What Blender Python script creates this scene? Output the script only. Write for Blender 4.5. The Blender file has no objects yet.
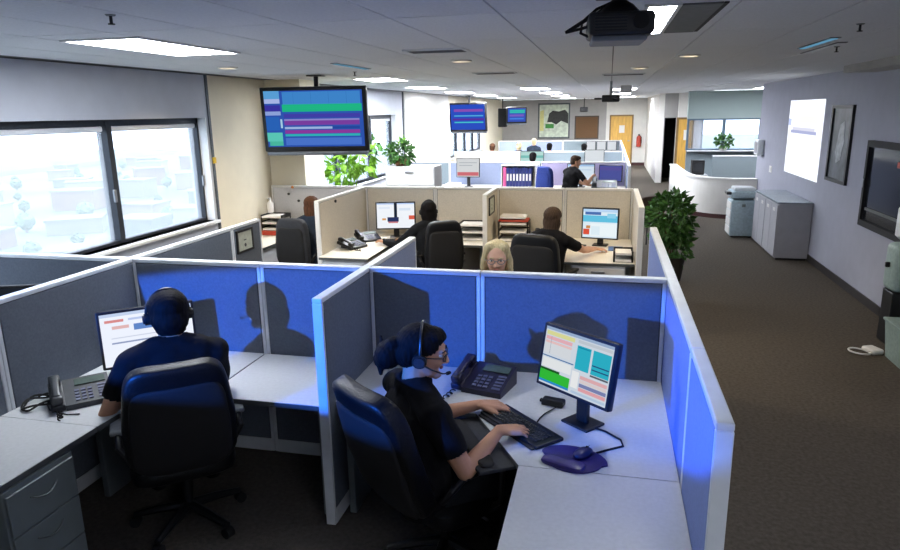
import bpy, bmesh, math, random
import numpy as np
from mathutils import Vector, Matrix
random.seed(7); rng = np.random.default_rng(7)
PI = math.pi
SC = bpy.context.scene
COL = SC.collection

# ------------------------------------------------------------------ camera
YAW, PITCH, ROLL, FPX = -0.23337, 0.23971, 0.016495, 665.66
def cam_matrix():
    cy, sy, cp, sp, cr, sr = math.cos(YAW), math.sin(YAW), math.cos(PITCH), math.sin(PITCH), math.cos(ROLL), math.sin(ROLL)
    f = Vector((sy*cp, cy*cp, -sp)); r = Vector((cy, -sy, 0)); d = f.cross(r)
    rr = cr*r + sr*d; dd = -sr*r + cr*d
    m = Matrix.Identity(4)
    for i in range(3):
        m[i][0] = rr[i]; m[i][1] = -dd[i]; m[i][2] = -f[i]
    m.translation = (0, 0, 2.25)
    return m
cam = bpy.data.cameras.new('camera'); cam.sensor_width = 36; cam.lens = 36*FPX/900
cam.clip_start = .05; cam.clip_end = 900
camo = bpy.data.objects.new('camera', cam); COL.objects.link(camo); camo.matrix_world = cam_matrix()
SC.camera = camo

# ------------------------------------------------------------------ world, light, exposure
SC.view_settings.view_transform = 'Standard'; SC.view_settings.look = 'None'
SC.view_settings.gamma = 1; SC.view_settings.use_curve_mapping = False
SC.view_settings.exposure = 0.0
SKY = 6.0          # overcast sky radiance
TROFFER = 78.0       # emission of a lit ceiling panel
BLUE_W = 2100        # assumed blue projector, unseen behind the camera
w = bpy.data.worlds.new('world'); SC.world = w; w.use_nodes = True
w.node_tree.nodes['Background'].inputs[0].default_value = (.86, .92, 1.0, 1)
w.node_tree.nodes['Background'].inputs[1].default_value = SKY

def lamp(name, kind, loc, power, color, aim=None, roll=0, **kw):
    l = bpy.data.lights.new(name, kind); l.energy = power; l.color = color
    for k, v in kw.items(): setattr(l, k, v)
    o = bpy.data.objects.new(name, l); COL.objects.link(o); o.location = loc
    if aim is not None:
        o.rotation_euler = ((Vector(aim)-Vector(loc)).to_track_quat('-Z', 'Y').to_matrix() @ Matrix.Rotation(roll, 3, 'Z')).to_euler()
    return o
az, el = math.radians(27), math.radians(-13.6)
BL = Vector((-3.25, -.35, 2.00))
lamp('assumed_blue_beam', 'SPOT', BL, BLUE_W, (.02, .17, 1.0), BL+Vector((math.sin(az), math.cos(az), math.tan(el))), roll=math.radians(4),
     spot_size=math.radians(62), spot_blend=.12, shadow_soft_size=.03).scale = (1, .155, 1)  # source unseen; spot position assumed from the blue light and its shadows

# ------------------------------------------------------------------ materials
def lin(c):
    if isinstance(c, str): c = tuple(int(c[i:i+2], 16)/255 for i in (0, 2, 4))
    return tuple(x/12.92 if x <= .04045 else ((x+.055)/1.055)**2.4 for x in c)
MATS = {}
def mat(name, c, rough=.6, metal=0, vary=.12, scale=30, bump=0, bscale=None, spec=.5, stretch=None, coat=0):
    if name in MATS: return MATS[name]
    m = bpy.data.materials.new(name); m.use_nodes = True; nt = m.node_tree; N = nt.nodes; L = nt.links
    b = N['Principled BSDF']; c = lin(c)
    b.inputs['Roughness'].default_value = rough; b.inputs['Metallic'].default_value = metal
    b.inputs['Specular IOR Level'].default_value = spec
    if coat: b.inputs['Coat Weight'].default_value = coat
    tc = N.new('ShaderNodeTexCoord'); no = N.new('ShaderNodeTexNoise'); no.inputs['Scale'].default_value = scale
    no.inputs['Detail'].default_value = 3
    if stretch:
        mp = N.new('ShaderNodeMapping'); mp.inputs['Scale'].default_value = stretch
        L.new(tc.outputs['Object'], mp.inputs['Vector']); L.new(mp.outputs[0], no.inputs['Vector'])
    else: L.new(tc.outputs['Object'], no.inputs['Vector'])
    r = N.new('ShaderNodeValToRGB')
    r.color_ramp.elements[0].position = .3; r.color_ramp.elements[1].position = .7
    r.color_ramp.elements[0].color = (*[x*(1-vary) for x in c], 1); r.color_ramp.elements[1].color = (*[min(1, x*(1+vary)) for x in c], 1)
    L.new(no.outputs[0], r.inputs[0]); L.new(r.outputs[0], b.inputs['Base Color'])
    if bump:
        n2 = N.new('ShaderNodeTexNoise'); n2.inputs['Scale'].default_value = bscale or scale*4
        if stretch: L.new(mp.outputs[0], n2.inputs['Vector'])
        else: L.new(tc.outputs['Object'], n2.inputs['Vector'])
        bp = N.new('ShaderNodeBump'); bp.inputs['Strength'].default_value = bump; bp.inputs['Distance'].default_value = .004
        L.new(n2.outputs[0], bp.inputs['Height']); L.new(bp.outputs[0], b.inputs['Normal'])
    MATS[name] = m; return m
def emit(name, c, s=1.0):
    if name in MATS: return MATS[name]
    m = bpy.data.materials.new(name); m.use_nodes = True; nt = m.node_tree; nt.nodes.clear()
    e = nt.nodes.new('ShaderNodeEmission'); e.inputs[0].default_value = (*lin(c), 1); e.inputs[1].default_value = s
    o = nt.nodes.new('ShaderNodeOutputMaterial'); nt.links.new(e.outputs[0], o.inputs[0])
    MATS[name] = m; return m
def glassmat(name, tint, veil, veilcol):
    m = bpy.data.materials.new(name); m.use_nodes = True; nt = m.node_tree; nt.nodes.clear()
    N = nt.nodes; L = nt.links
    t = N.new('ShaderNodeBsdfTransparent'); t.inputs[0].default_value = (*tint, 1)
    tr = N.new('ShaderNodeBsdfTranslucent'); tr.inputs[0].default_value = (*veilcol, 1)
    g = N.new('ShaderNodeBsdfGlossy'); g.inputs['Roughness'].default_value = .05
    m1 = N.new('ShaderNodeMixShader'); m1.inputs[0].default_value = veil
    m2 = N.new('ShaderNodeMixShader'); o = N.new('ShaderNodeOutputMaterial')
    L.new(t.outputs[0], m1.inputs[1]); L.new(tr.outputs[0], m1.inputs[2])
    m2.inputs[0].default_value = .04; L.new(m1.outputs[0], m2.inputs[1]); L.new(g.outputs[0], m2.inputs[2]); L.new(m2.outputs[0], o.inputs[0])
    MATS[name] = m; return m

M_carpet = mat('carpet', '5a544d', .95, vary=.22, scale=38, bump=.8, bscale=160, spec=.1)
M_ceil = mat('ceiling_tile', 'e9ebee', .9, vary=.05, scale=60, bump=.3, bscale=220, spec=.1)
M_grid = mat('ceiling_grid', '77797d', .7)
M_wall = mat('wall_paint', 'c9cdd6', .8, vary=.03, scale=6, bump=.1, spec=.2)
M_wallR = mat('wall_paint_right', 'a6a8b6', .75, vary=.03, scale=6, bump=.1, spec=.25)
M_cream = mat('wall_cream', 'e4dcc6', .8, vary=.03, scale=5, bump=.1, spec=.2)
M_white = mat('wall_white', 'e6e4de', .8, vary=.03, scale=5, spec=.2)
M_greyw = mat('wall_grey', 'a9a7a4', .8, vary=.04, scale=5, spec=.2)
M_base = mat('rubber_base', '241d1c', .6)
M_maroon = mat('maroon_base', '4b2a2a', .6)
M_bronze = mat('bronze_frame', '2b3038', .45, .3)
M_sill = mat('white_sill', 'dfe2e6', .5, vary=.03)
M_fab = mat('panel_fabric', '676e78', .95, vary=.10, scale=90, bump=.5, bscale=500, spec=.1)
M_fabr = mat('panel_fabric_pale', '8f99b4', .95, vary=.08, scale=90, bump=.5, bscale=500, spec=.1)
M_beige = mat('panel_fabric_beige', 'd0c9bb', .95, vary=.08, scale=90, bump=.5, bscale=500, spec=.1)
M_bluelit = mat('panel_fabric_painted_blue_light', '8494c6', .95, vary=.06, scale=90, bump=.4, bscale=500, spec=.1)  # blue projector light painted into the aisle fabric colour
M_tvlit = mat('panel_fabric_painted_tv_light', 'b3abcf', .95, vary=.06, scale=90, bump=.4, bscale=500, spec=.1)  # bluish television light painted into this fabric colour
M_slate = mat('panel_fabric_slate', '7f8b92', .95, vary=.06, scale=90, bump=.4, bscale=500, spec=.1)
M_trim = mat('panel_trim', 'd9dde0', .42, .05, vary=.05, scale=12)
M_trimw = mat('panel_trim_white', 'dcdbd8', .45, .05, vary=.04, scale=12)
M_top = mat('worktop_laminate', 'bdc0c2', .42, vary=.05, scale=50, spec=.45)
M_topw = mat('worktop_laminate_warm', 'e6e1d6', .45, vary=.05, scale=50, spec=.4)
M_edge = mat('worktop_edge', '4d5152', .6)
M_metal = mat('cabinet_metal', '70797a', .5, .1, vary=.05, scale=9)
M_metalw = mat('cabinet_white', 'd5d6d6', .5, vary=.04, scale=9)
M_metalg = mat('cabinet_grey', 'a6a7ae', .5, vary=.04, scale=9)
M_black = mat('black_plastic', '0e0f12', .42, vary=.2, scale=40)
M_blackm = mat('black_matte', '0b0b0d', .8, vary=.2, scale=40)
M_purple = mat('phone_plastic', '17132b', .4, vary=.2, scale=40)
M_key = mat('phone_keys', '484d68', .5)
M_leather = mat('black_leather', '0a0b0e', .45, vary=.25, scale=25, bump=.5, bscale=120, spec=.3)
M_leather2 = mat('charcoal_fabric', '23252a', .7, vary=.2, scale=60, bump=.4, bscale=200)
M_bluef = mat('blue_fabric', '20357f', .9, vary=.15, scale=60, bump=.4, bscale=300)
M_chrome = mat('silver_metal', '9a9ca0', .3, .8, vary=.05)
M_cloth = mat('black_cloth', '0d0d11', .92, vary=.25, scale=18, bump=.6, bscale=40, spec=.2)
M_cloth2 = mat('charcoal_cloth', '14171c', .92, vary=.25, scale=18, bump=.6, bscale=40, spec=.2)
M_cloth3 = mat('navy_cloth', '27303d', .92, vary=.2, scale=18, bump=.5, bscale=40, spec=.2)
M_cloth4 = mat('pale_cloth', '9b8f9a', .92, vary=.2, scale=18, bump=.5, bscale=40, spec=.2)
M_skin = mat('skin', 'b98a6d', .55, vary=.06, scale=14, spec=.35)
M_skin2 = mat('skin_pale', 'd3a58c', .55, vary=.06, scale=14, spec=.35)
M_lip = mat('lips', '9a5a50', .45)
M_eyew = mat('eye_white', 'c9c4be', .3); M_iris = mat('eye_iris', '20160f', .2)
HS = (60, 60, 9)
M_hairb = mat('hair_black', '0d0a0c', .75, vary=.5, scale=2, bump=.6, bscale=4, spec=.15, stretch=HS)
M_hairn = mat('hair_brown', '533726', .75, vary=.35, scale=2, bump=.6, bscale=4, spec=.15, stretch=HS)
M_hairdk = mat('hair_dark_brown', '40332a', .75, vary=.4, scale=2, bump=.6, bscale=4, spec=.15, stretch=HS)
M_hairbl = mat('hair_blonde', 'c3b489', .5, vary=.25, scale=2, bump=.6, bscale=4, stretch=HS)
M_leaf = mat('leaf_dark', '3d6a2c', .5, vary=.45, scale=9)
M_leaf2 = mat('leaf_bright', '7fb436', .5, vary=.4, scale=7)
M_bark = mat('bark', '6b5238', .8, vary=.3)
M_pot = mat('pot_terracotta', '8a5a40', .7); M_potw = mat('pot_white', 'cfd0cc', .5); M_potd = mat('pot_dark', '3a3733', .6)
M_wood = mat('door_oak', 'd9a94f', .5, vary=.14, scale=3, stretch=(9, 9, 1))
M_cork = mat('brown_board', '6b4f35', .9, vary=.15, scale=60)
M_paper = mat('paper', 'e8e6e2', .8, vary=.02)
M_red = mat('red_plastic', 'b8402c', .5); M_orange = mat('orange_pin', 'c7772f', .5); M_yellow = mat('yellow_tag', 'd7b321', .5)
M_pink = mat('pink_label', 'd4568f', .6); M_navy = mat('navy_binder', '1f2c6e', .5); M_teal = mat('teal_grey', '8fa39f', .5)
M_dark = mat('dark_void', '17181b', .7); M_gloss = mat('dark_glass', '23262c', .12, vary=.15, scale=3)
M_pad = mat('purple_gel', '2a1f63', .35, vary=.2, scale=20)
M_glass = glassmat('window_glass', (.80, .84, .90), .14, (.92, .95, 1.0))  # translucent veil in the glass imitates outdoor haze

# ------------------------------------------------------------------ mesh helpers
class MB:
    def __init__(s): s.v = []; s.f = []; s.m = []
    def add(s, v, f, mi=0):
        o = len(s.v); s.v += [tuple(p) for p in v]; s.f += [tuple(i+o for i in q) for q in f]; s.m += [mi]*len(f); return s
    def box(s, a, b, mi=0):
        x0, y0, z0 = a; x1, y1, z1 = b
        v = [(x0,y0,z0),(x1,y0,z0),(x1,y1,z0),(x0,y1,z0),(x0,y0,z1),(x1,y0,z1),(x1,y1,z1),(x0,y1,z1)]
        return s.add(v, [(0,3,2,1),(4,5,6,7),(0,1,5,4),(1,2,6,5),(2,3,7,6),(3,0,4,7)], mi)
    def rbox(s, a, b, r=.01, seg=2, mi=0):
        bm = bmesh.new(); bmesh.ops.create_cube(bm, size=1)
        c = [(a[i]+b[i])/2 for i in range(3)]; d = [abs(b[i]-a[i]) for i in range(3)]
        for v in bm.verts: v.co = Vector([c[i]+v.co[i]*d[i] for i in range(3)])
        r = min(r, min(d)*.49)
        bmesh.ops.bevel(bm, geom=list(bm.edges), offset=r, segments=seg, affect='EDGES', profile=.5)
        bm.verts.index_update(); s.add([v.co[:] for v in bm.verts], [[v.index for v in f.verts] for f in bm.faces], mi); bm.free(); return s
    def prism(s, pts, z0, z1, mi=0):
        n = len(pts); ar = sum(pts[i][0]*pts[(i+1) % n][1]-pts[(i+1) % n][0]*pts[i][1] for i in range(n))
        if ar < 0: pts = pts[::-1]
        v = [(x, y, z0) for x, y in pts]+[(x, y, z1) for x, y in pts]
        f = [tuple(range(n))[::-1], tuple(range(n, 2*n))]+[(i, (i+1) % n, n+(i+1) % n, n+i) for i in range(n)]
        return s.add(v, f, mi)
    def tube(s, pts, r, n=8, mi=0, closed=False):
        P = [Vector(p) for p in pts]; k = len(P); rr = r if isinstance(r, (list, tuple)) else [r]*k
        v = []; prev = None
        for i, p in enumerate(P):
            t = (P[(i+1) % k] - P[i-1]) if closed else (P[min(i+1, k-1)]-P[max(i-1, 0)])
            t = t.normalized() if t.length > 1e-9 else Vector((0, 0, 1))
            if prev is None: u = t.orthogonal().normalized()
            else:
                u = prev - t*prev.dot(t); u = u.normalized() if u.length > 1e-6 else t.orthogonal().normalized()
            prev = u; q = t.cross(u)
            v += [p+(u*math.cos(2*PI*j/n)+q*math.sin(2*PI*j/n))*rr[i] for j in range(n)]
        f = []
        for i in range(k if closed else k-1):
            a = i*n; b = ((i+1) % k)*n
            f += [(a+j, a+(j+1) % n, b+(j+1) % n, b+j) for j in range(n)]
        if not closed: f += [tuple(range(n))[::-1], tuple(range((k-1)*n, k*n))]
        return s.add(v, f, mi)
    def lathe(s, prof, n=20, mi=0, c=(0, 0, 0)):
        v = []; k = len(prof)
        for r, z in prof: v += [(c[0]+r*math.cos(2*PI*j/n), c[1]+r*math.sin(2*PI*j/n), c[2]+z) for j in range(n)]
        f = [(i*n+j, i*n+(j+1) % n, (i+1)*n+(j+1) % n, (i+1)*n+j) for i in range(k-1) for j in range(n)]
        f += [tuple(range(n))[::-1], tuple(range((k-1)*n, k*n))]
        return s.add(v, f, mi)
    def sup(s, c, r, e=(.4, .4), nu=24, nv=14, fn=None, mi=0):
        sg = lambda x, p: math.copysign(abs(x)**p, x)
        v = []; 
        for i in range(nv+1):
            a = -PI/2+PI*i/nv
            for j in range(nu):
                t = 2*PI*j/nu
                p = (c[0]+r[0]*sg(math.cos(a), e[0])*sg(math.cos(t), e[1]), c[1]+r[1]*sg(math.cos(a), e[0])*sg(math.sin(t), e[1]), c[2]+r[2]*sg(math.sin(a), e[0]))
                v.append(fn(p) if fn else p)
        f = [(i*nu+j, i*nu+(j+1) % nu, (i+1)*nu+(j+1) % nu, (i+1)*nu+j) for i in range(nv) for j in range(nu)]
        return s.add(v, f, mi)
    def quad(s, a, b, c, d, mi=0): return s.add([a, b, c, d], [(0, 1, 2, 3)], mi)
    def xf(s, m, start=0):
        s.v[start:] = [tuple(m @ Vector(p)) for p in s.v[start:]]; return s
    def mesh(s, name, mats, smooth=False):
        me = bpy.data.meshes.new(name); me.from_pydata(s.v, [], s.f)
        for m in (mats if isinstance(mats, (list, tuple)) else [mats]): me.materials.append(m)
        if isinstance(mats, (list, tuple)) and len(mats) > 1: me.polygons.foreach_set('material_index', s.m)
        if smooth: me.polygons.foreach_set('use_smooth', [True]*len(me.polygons))
        me.validate(); me.update(); return me
def obj(name, me, parent=None, loc=None, rot=None):
    o = bpy.data.objects.new(name, me); COL.objects.link(o)
    if parent is not None: o.parent = parent
    if loc is not None: o.location = loc
    if rot is not None: o.rotation_euler = rot
    return o
def part(name, mb, m, parent=None, smooth=False, label=None):
    o = obj(name, mb.mesh(name, m, smooth), parent)
    if smooth == 'auto' or smooth: shade(o)
    if label: o['label'] = label
    return o
def shade(o, ang=40):
    try: o.data.set_sharp_from_angle(angle=math.radians(ang))
    except Exception: pass
def tag(o, label, cat, group=None):
    o['label'] = label; o['category'] = cat
    if group: o['group'] = group
    return o
def thing(name, label, cat, loc=(0, 0, 0), rz=0, group=None):
    o = bpy.data.objects.new(name, None); COL.objects.link(o); o.empty_display_size = .1
    o.location = loc; o.rotation_euler = (0, 0, rz); return tag(o, label, cat, group)
def struct(name, mb, m, parent=None, smooth=False):
    o = part(name, mb, m, parent, smooth)
    if parent is None: o['kind'] = 'structure'
    return o
def copy_tree(o, parent=None):
    c = o.copy(); COL.objects.link(c); c.parent = parent
    for ch in o.children: copy_tree(ch, c)
    return c
def face_dir(dx, dy): return math.atan2(-dx, dy)     # local +Y -> (dx, dy)

# ------------------------------------------------------------------ room shell
XL, XR, CZ, YB, YF = -4.45, 2.97, 2.70, 28.8, -1.6
struct('floor', MB().box((-4.9, YF-.2, -.12), (2.52, YB+.3, 0)).box((2.52, YF-.2, -.12), (6.2, 19.86, 0)), M_carpet)
# ceiling: slab with individual tiles hung just below it
ceil = struct('ceiling', MB().box((-4.9, YF-.2, CZ+.012), (2.52, YB+.3, CZ+.15)).box((2.52, YF-.2, CZ+.012), (6.2, 19.86, CZ+.15)), M_grid)
TX, TY = .535, 1.15
tile_me = MB().box((.005, .005, 0), (TX-.005, TY-.005, .013)).mesh('ceiling_tile', M_ceil)
cover = MB()
ix = 0
gx0 = -.53-8*TX
for i in range(21):
    for j in range(-4, 22):
        x = gx0+i*TX; y = 3.3+j*TY
        if x < XL-.3 or x > 5.8 or y > YB or (x > 2.3 and y > 18.7): continue
        if 1 <= j+1 and y < 19.5 and x < XR-.1 and y > 2:
            obj('ceiling_tile', tile_me, ceil, (x, y, CZ))
        else: cover.box((x+.005, y+.005, CZ), (x+TX-.005, y+TY-.005, CZ+.013))
c = part('ceiling_tiles_far', cover, M_ceil, ceil); c['kind'] = 'stuff'

def wall_with_openings(name, plane, fixed, t, a0, a1, z0, z1, holes, m, parent=None):
    """wall along an axis with rectangular openings [(a,b,zlo,zhi)]"""
    mb = MB(); cuts = sorted(holes); pos = a0
    def bx(p, q, lo, hi):
        if q-p < 1e-4 or hi-lo < 1e-4: return
        if plane == 'x': mb.box((min(fixed, fixed+t), p, lo), (max(fixed, fixed+t), q, hi))
        else: mb.box((p, min(fixed, fixed+t), lo), (q, max(fixed, fixed+t), hi))
    for a, b, lo, hi in cuts:
        bx(pos, a, z0, z1); bx(a, b, z0, lo); bx(a, b, hi, z1); pos = b
    bx(pos, a1, z0, z1)
    return struct(name, mb, m, parent)
WIN1 = (1.9, 6.90, 1.07, 2.235); WIN2 = (9.3, 13.95, 1.0, 2.22); WIN3 = (19.0, 24.2, .95, 2.2)
wall_with_openings('wall_left', 'x', XL, -.25, YF, 6.95, 0, CZ, [WIN1], M_wall)
wall_with_openings('wall_left_cream', 'x', XL, -.25, 6.97, 8.32, 0, CZ, [], M_cream)
struct('wall_column', MB().box((XL-.25, 8.32, 0), (-3.95, 8.95, CZ)), M_cream)
wall_with_openings('wall_left_middle', 'x', XL, -.25, 8.95, 14.45, 0, CZ, [WIN2], M_wall)
struct('wall_column_white', MB().box((XL-.25, 14.5, 0), (XL+.04, 18.7, CZ)), M_white)
wall_with_openings('wall_left_far', 'x', XL, -.25, 18.7, YB, 0, CZ, [WIN3], M_cream)
# dark joint strips at the window bays
struct('trim_1', MB().box((XL-.05, 6.94, 0), (XL+.015, 6.98, CZ)), mat('joint_strip', '4e565e', .6))
struct('trim_2', MB().box((XL-.05, 14.44, 0), (XL+.02, 14.52, CZ)), MATS['joint_strip'])
t = tag(part('yellow_tag', MB().rbox((XL+.013, 6.93, 1.72), (XL+.03, 6.99, 1.79), .006), M_yellow), 'small yellow tag on the dark joint beside the big window', 'tag')

def window(name, W, mulls, frame=.06):
    y0, y1, z0, z1 = W
    e = obj(name, MB().box((XL-.20, y0, z1-frame), (XL-.10, y1, z1)).box((XL-.20, y0, z0), (XL-.10, y1, z0+.03))
            .box((XL-.20, y0, z0), (XL-.10, y0+frame*.7, z1)).box((XL-.20, y1-frame*.7, z0), (XL-.10, y1, z1)).mesh('window_frame', M_bronze))
    e['kind'] = 'structure'
    for y in mulls: part('mullion', MB().box((XL-.20, y-frame*.55, z0+.02), (XL-.085, y+frame*.55, z1-.02)), M_bronze, e)
    ys = [y0]+list(mulls)+[y1]
    for a, b in zip(ys[:-1], ys[1:]):
        part('pane', MB().box((XL-.155, a+.03, z0+.03), (XL-.148, b-.03, z1-frame)), M_glass, e)
        part('shade_roll', MB().rbox((XL-.145, a+.05, z1-frame-.05), (XL-.11, b-.05, z1-frame), .012), M_sill, e)
        part('latch', MB().rbox((XL-.10, b-.045, z0+.4), (XL-.075, b-.015, z0+.52), .008), M_chrome, e)
    part('sill', MB().rbox((XL-.24, y0-.02, z0-.035), (XL+.05, y1+.04, z0), .008), M_sill, e)
    part('reveal', MB().box((XL-.10, y1-.012, z0), (XL+.002, y1-.0005, z1)), M_sill, e)
    return e
window('window_1', WIN1, [3.9, 5.45]); window('window_2', WIN2, [10.9, 12.6], .08); window('window_3', WIN3, [20.3, 21.6, 22.9], .08)

# right wall, alcove and far walls
struct('wall_right', MB().box((XR, YF, 0), (XR+.15, 14.9, CZ)), M_wallR)
struct('baseboard_right', MB().box((XR-.015, YF, 0), (XR, 14.9, .10)), M_base)
struct('wall_near', MB().box((XL-.25, YF-.15, 0), (XR+.15, YF, CZ)), M_wall)
struct('wall_soffit', MB().box((2.62, 5.5, 2.62), (XR, 8.9, CZ)), M_greyw)
struct('wall_far_grey', MB().box((XL-.25, YB-.02, 0), (-.14, YB+.15, CZ)), M_greyw)
struct('wall_far_white', MB().box((-.14, YB-.02, 0), (1.45, YB+.15, CZ)), M_white)
struct('baseboard_far', MB().box((.9, YB-.04, 0), (1.45, YB-.02, .12)), M_maroon)
struct('wall_corridor', MB().box((1.45, 21.9, 0), (1.62, YB-.02, CZ)), M_white)
# face with the dark doorway and the oak door beside it
wall_with_openings('wall_doorway', 'y', 21.9, .15, 1.62, 2.25, 0, CZ, [(1.64, 1.98, 0, 1.98)], M_greyw)
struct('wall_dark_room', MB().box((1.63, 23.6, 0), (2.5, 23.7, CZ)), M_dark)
struct('wall_office_left', MB().box((2.47, 19.86, 0), (2.52, 23.7, CZ)), M_greyw)
struct('wall_oak_door', MB().box((2.0, 21.6, 1.99), (2.46, 21.75, CZ)), M_white)
struct('wall_office', MB().box((2.10, 19.75, 0), (5.9, 19.85, 1.13)), M_slate)
struct('wall_office_header', MB().box((2.07, 19.62, 1.97), (5.9, 19.85, CZ)), mat('pale_green_header', '9aa9a8', .8, vary=.02, scale=4))
struct('wall_office_side', MB().box((5.75, 15.0, 0), (5.9, 19.75, CZ)), M_greyw)
struct('wall_office_return', MB().box((XR+.15, 14.75, 0), (5.9, 14.9, CZ)), M_greyw)
of = struct('window_4', MB().box((2.07, 19.64, 1.93), (5.75, 19.75, 1.98)).box((2.07, 19.64, 1.13), (5.75, 19.75, 1.17)).box((2.07, 19.64, 1.17), (2.12, 19.75, 1.93)), mat('blue_grey_frame', '4a6276', .5))
for x in (3.02, 3.95, 4.9): part('mullion', MB().box((x-.035, 19.64, 1.17), (x+.035, 19.75, 1.93)), MATS['blue_grey_frame'], of)
for a, b in ((2.12, 2.985), (3.055, 3.915), (3.985, 4.865)): part('pane', MB().box((a, 19.69, 1.17), (b, 19.70, 1.93)), M_glass, of)
part('sill', MB().rbox((2.1, 19.5, 1.10), (5.75, 19.66, 1.13), .008), M_sill, of)
# low curved reception wall
def curve_pts(off):
    ctl = [(1.60, 18.6), (1.61, 17.2), (1.63, 16.2), (1.70, 15.55), (1.86, 15.12), (2.12, 14.84), (2.45, 14.70), (2.96, 14.62)]
    base = []
    for i in range(len(ctl)-1):
        p0, p1, p2, p3 = [Vector(ctl[min(max(k, 0), len(ctl)-1)]) for k in (i-1, i, i+1, i+2)]
        for t in (0, .25, .5, .75): base.append(tuple(.5*(2*p1+(p2-p0)*t+(2*p0-5*p1+4*p2-p3)*t*t+(3*p1-p0-3*p2+p3)*t**3)))
    base.append(ctl[-1])
    out = []
    for i, p in enumerate(base):
        a = Vector(base[max(i-1, 0)]); b = Vector(base[min(i+1, len(base)-1)]); tt = (b-a).normalized(); n = Vector((-tt.y, tt.x))
        out.append((p[0]+n.x*off, p[1]+n.y*off))
    return out
def strip(a, b, z0, z1):
    mb = MB(); A = curve_pts(a); B = curve_pts(b)
    for i in range(len(A)-1):
        mb.prism([A[i], A[i+1], B[i+1], B[i]], z0, z1)
    return mb
hw = struct('wall_half_curved', strip(0, .13, 0, .80), M_white)
part('cap_rail', strip(-.025, .155, .80, .84), M_trimw, hw)
part('base_strip', strip(-.012, 0, 0, .09), M_maroon, hw)

# doors
def door(name, x0, x1, y, ztop, m, sign=True, handle_x=None):
    d = struct(name, MB().box((x0, y-.05, 0), (x1, y, ztop)), m)
    part('door_frame', MB().box((x0-.06, y-.055, 0), (x0, y, ztop+.06)).box((x1, y-.055, 0), (x1+.06, y, ztop+.06)).box((x0, y-.055, ztop), (x1, y, ztop+.06)), mat('door_casing', '8a6f45', .6), d)
    if sign: part('paper_notice', MB().box((x0+(x1-x0)*.40, y-.056, 1.32), (x0+(x1-x0)*.66, y-.051, 1.62)), M_paper, d)
    hx = handle_x if handle_x else x1-.09
    part('handle', MB().rbox((hx-.05, y-.11, .98), (hx+.03, y-.05, 1.02), .008), M_chrome, d)
    return d
door('door_1', .06, .88, YB-.025, 1.98, M_wood)
door('door_2', 2.03, 2.42, 21.65, 1.93, M_wood)

# ------------------------------------------------------------------ outside world beyond the windows
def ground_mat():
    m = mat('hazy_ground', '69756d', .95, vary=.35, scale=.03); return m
struct('ground_outside', MB().box((-390, -300, -30.5), (-12, 600, -30)), ground_mat())
struct('ground_courtyard', MB().box((-60, 30, -30.4), (600, 900, -29.9)), ground_mat())
bcols = ['7b7a79', '84796e', '6a6f76', '8e8e8c', '7a685e']
for i in range(28):
    bx = -115-34*(i//4)-random.random()*8; by = -bx*(.86+.2*(i % 4)+.07*random.random()); bw = 7+random.random()*9; bh = 3+random.random()*5
    b = thing('city_building', 'pale low city building seen through the big left window', 'building', (bx, by, -30), random.random(), group='city buildings outside the windows')
    part('building_block', MB().box((-bw/2, -5, 0), (bw/2, 5, bh)), mat('city_wall_%d' % (i % 5), bcols[i % 5], .9), b)
    part('flat_roof', MB().box((-bw/2-.3, -5.3, bh), (bw/2+.3, 5.3, bh+.6)), mat('city_roof', '6e7072', .9), b)
for i in [k for k in range(49) if k != 14]:
    bx = -96-34*(i//7)-random.random()*4; by = -bx*(.80+.13*(i % 7)+.05*random.random()); r = 1.2+random.random()*1.4
    mb = MB()
    mb.sup((0, 0, r*1.3), (r, r, r*.9), (1, 1), 18, 12, fn=lambda p: (p[0]+rng.normal(0, .2), p[1]+rng.normal(0, .2), p[2]+rng.normal(0, .2)))
    tr = thing('city_tree', 'round green tree far below the windows', 'tree', (bx, by, -30), group='trees outside the windows')
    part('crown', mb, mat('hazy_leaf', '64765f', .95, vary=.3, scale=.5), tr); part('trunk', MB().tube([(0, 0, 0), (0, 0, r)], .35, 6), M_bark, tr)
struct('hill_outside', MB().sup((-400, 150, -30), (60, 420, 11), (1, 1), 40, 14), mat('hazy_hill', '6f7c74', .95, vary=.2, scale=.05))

# ------------------------------------------------------------------ ceiling fittings
M_lit = emit('lit_diffuser', 'f3f7ff', TROFFER)
def troffer(x0, x1, y0, y1, label, m=None):
    o = thing('ceiling_light', label, 'light', ((x0+x1)/2, (y0+y1)/2, CZ), group='ceiling light panels')
    a, b = (x1-x0)/2, (y1-y0)/2
    part('frame', MB().box((-a, -b, -.012), (-a+.02, b, 0)).box((a-.02, -b, -.012), (a, b, 0)).box((-a+.02, -b, -.012), (a-.02, -b+.02, 0)).box((-a+.02, b-.02, -.012), (a-.02, b, 0)), M_trimw, o)
    part('diffuser', MB().box((-a+.02, -b+.02, -.008), (a-.02, b-.02, -.0005)), m or M_lit, o)
    n = max(2, int((y1-y0)/.28))
    for k in range(1, n):
        yy = -b+(2*b)*k/n
        part('louver_blade', MB().box((-a+.02, yy-.004, -.012), (a-.02, yy+.004, -.008)), M_trimw, o)
    return o
troffer(-3.17, -2.64, 3.50, 4.62, 'lit rectangular ceiling light panel above the left window', emit('lit_diffuser_near', 'f3f7ff', TROFFER*.62))
troffer(.13, .29, 3.25, 4.42, 'narrow lit ceiling light panel beside the near projector', MATS['lit_diffuser_near'])
for x_, l_ in ((1.5, 'assumed ceiling light panel behind the camera, over the aisle'),):
    troffer(x_-.27, x_+.27, -.9, .25, l_, emit('lit_diffuser_assumed', 'eef3ff', TROFFER*.36))  # unseen panel, assumed and added to light the near aisle and desks
troffer(-3.3, -2.77, 8.5, 9.4, 'lit ceiling light panel just behind the large hanging television')
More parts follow.
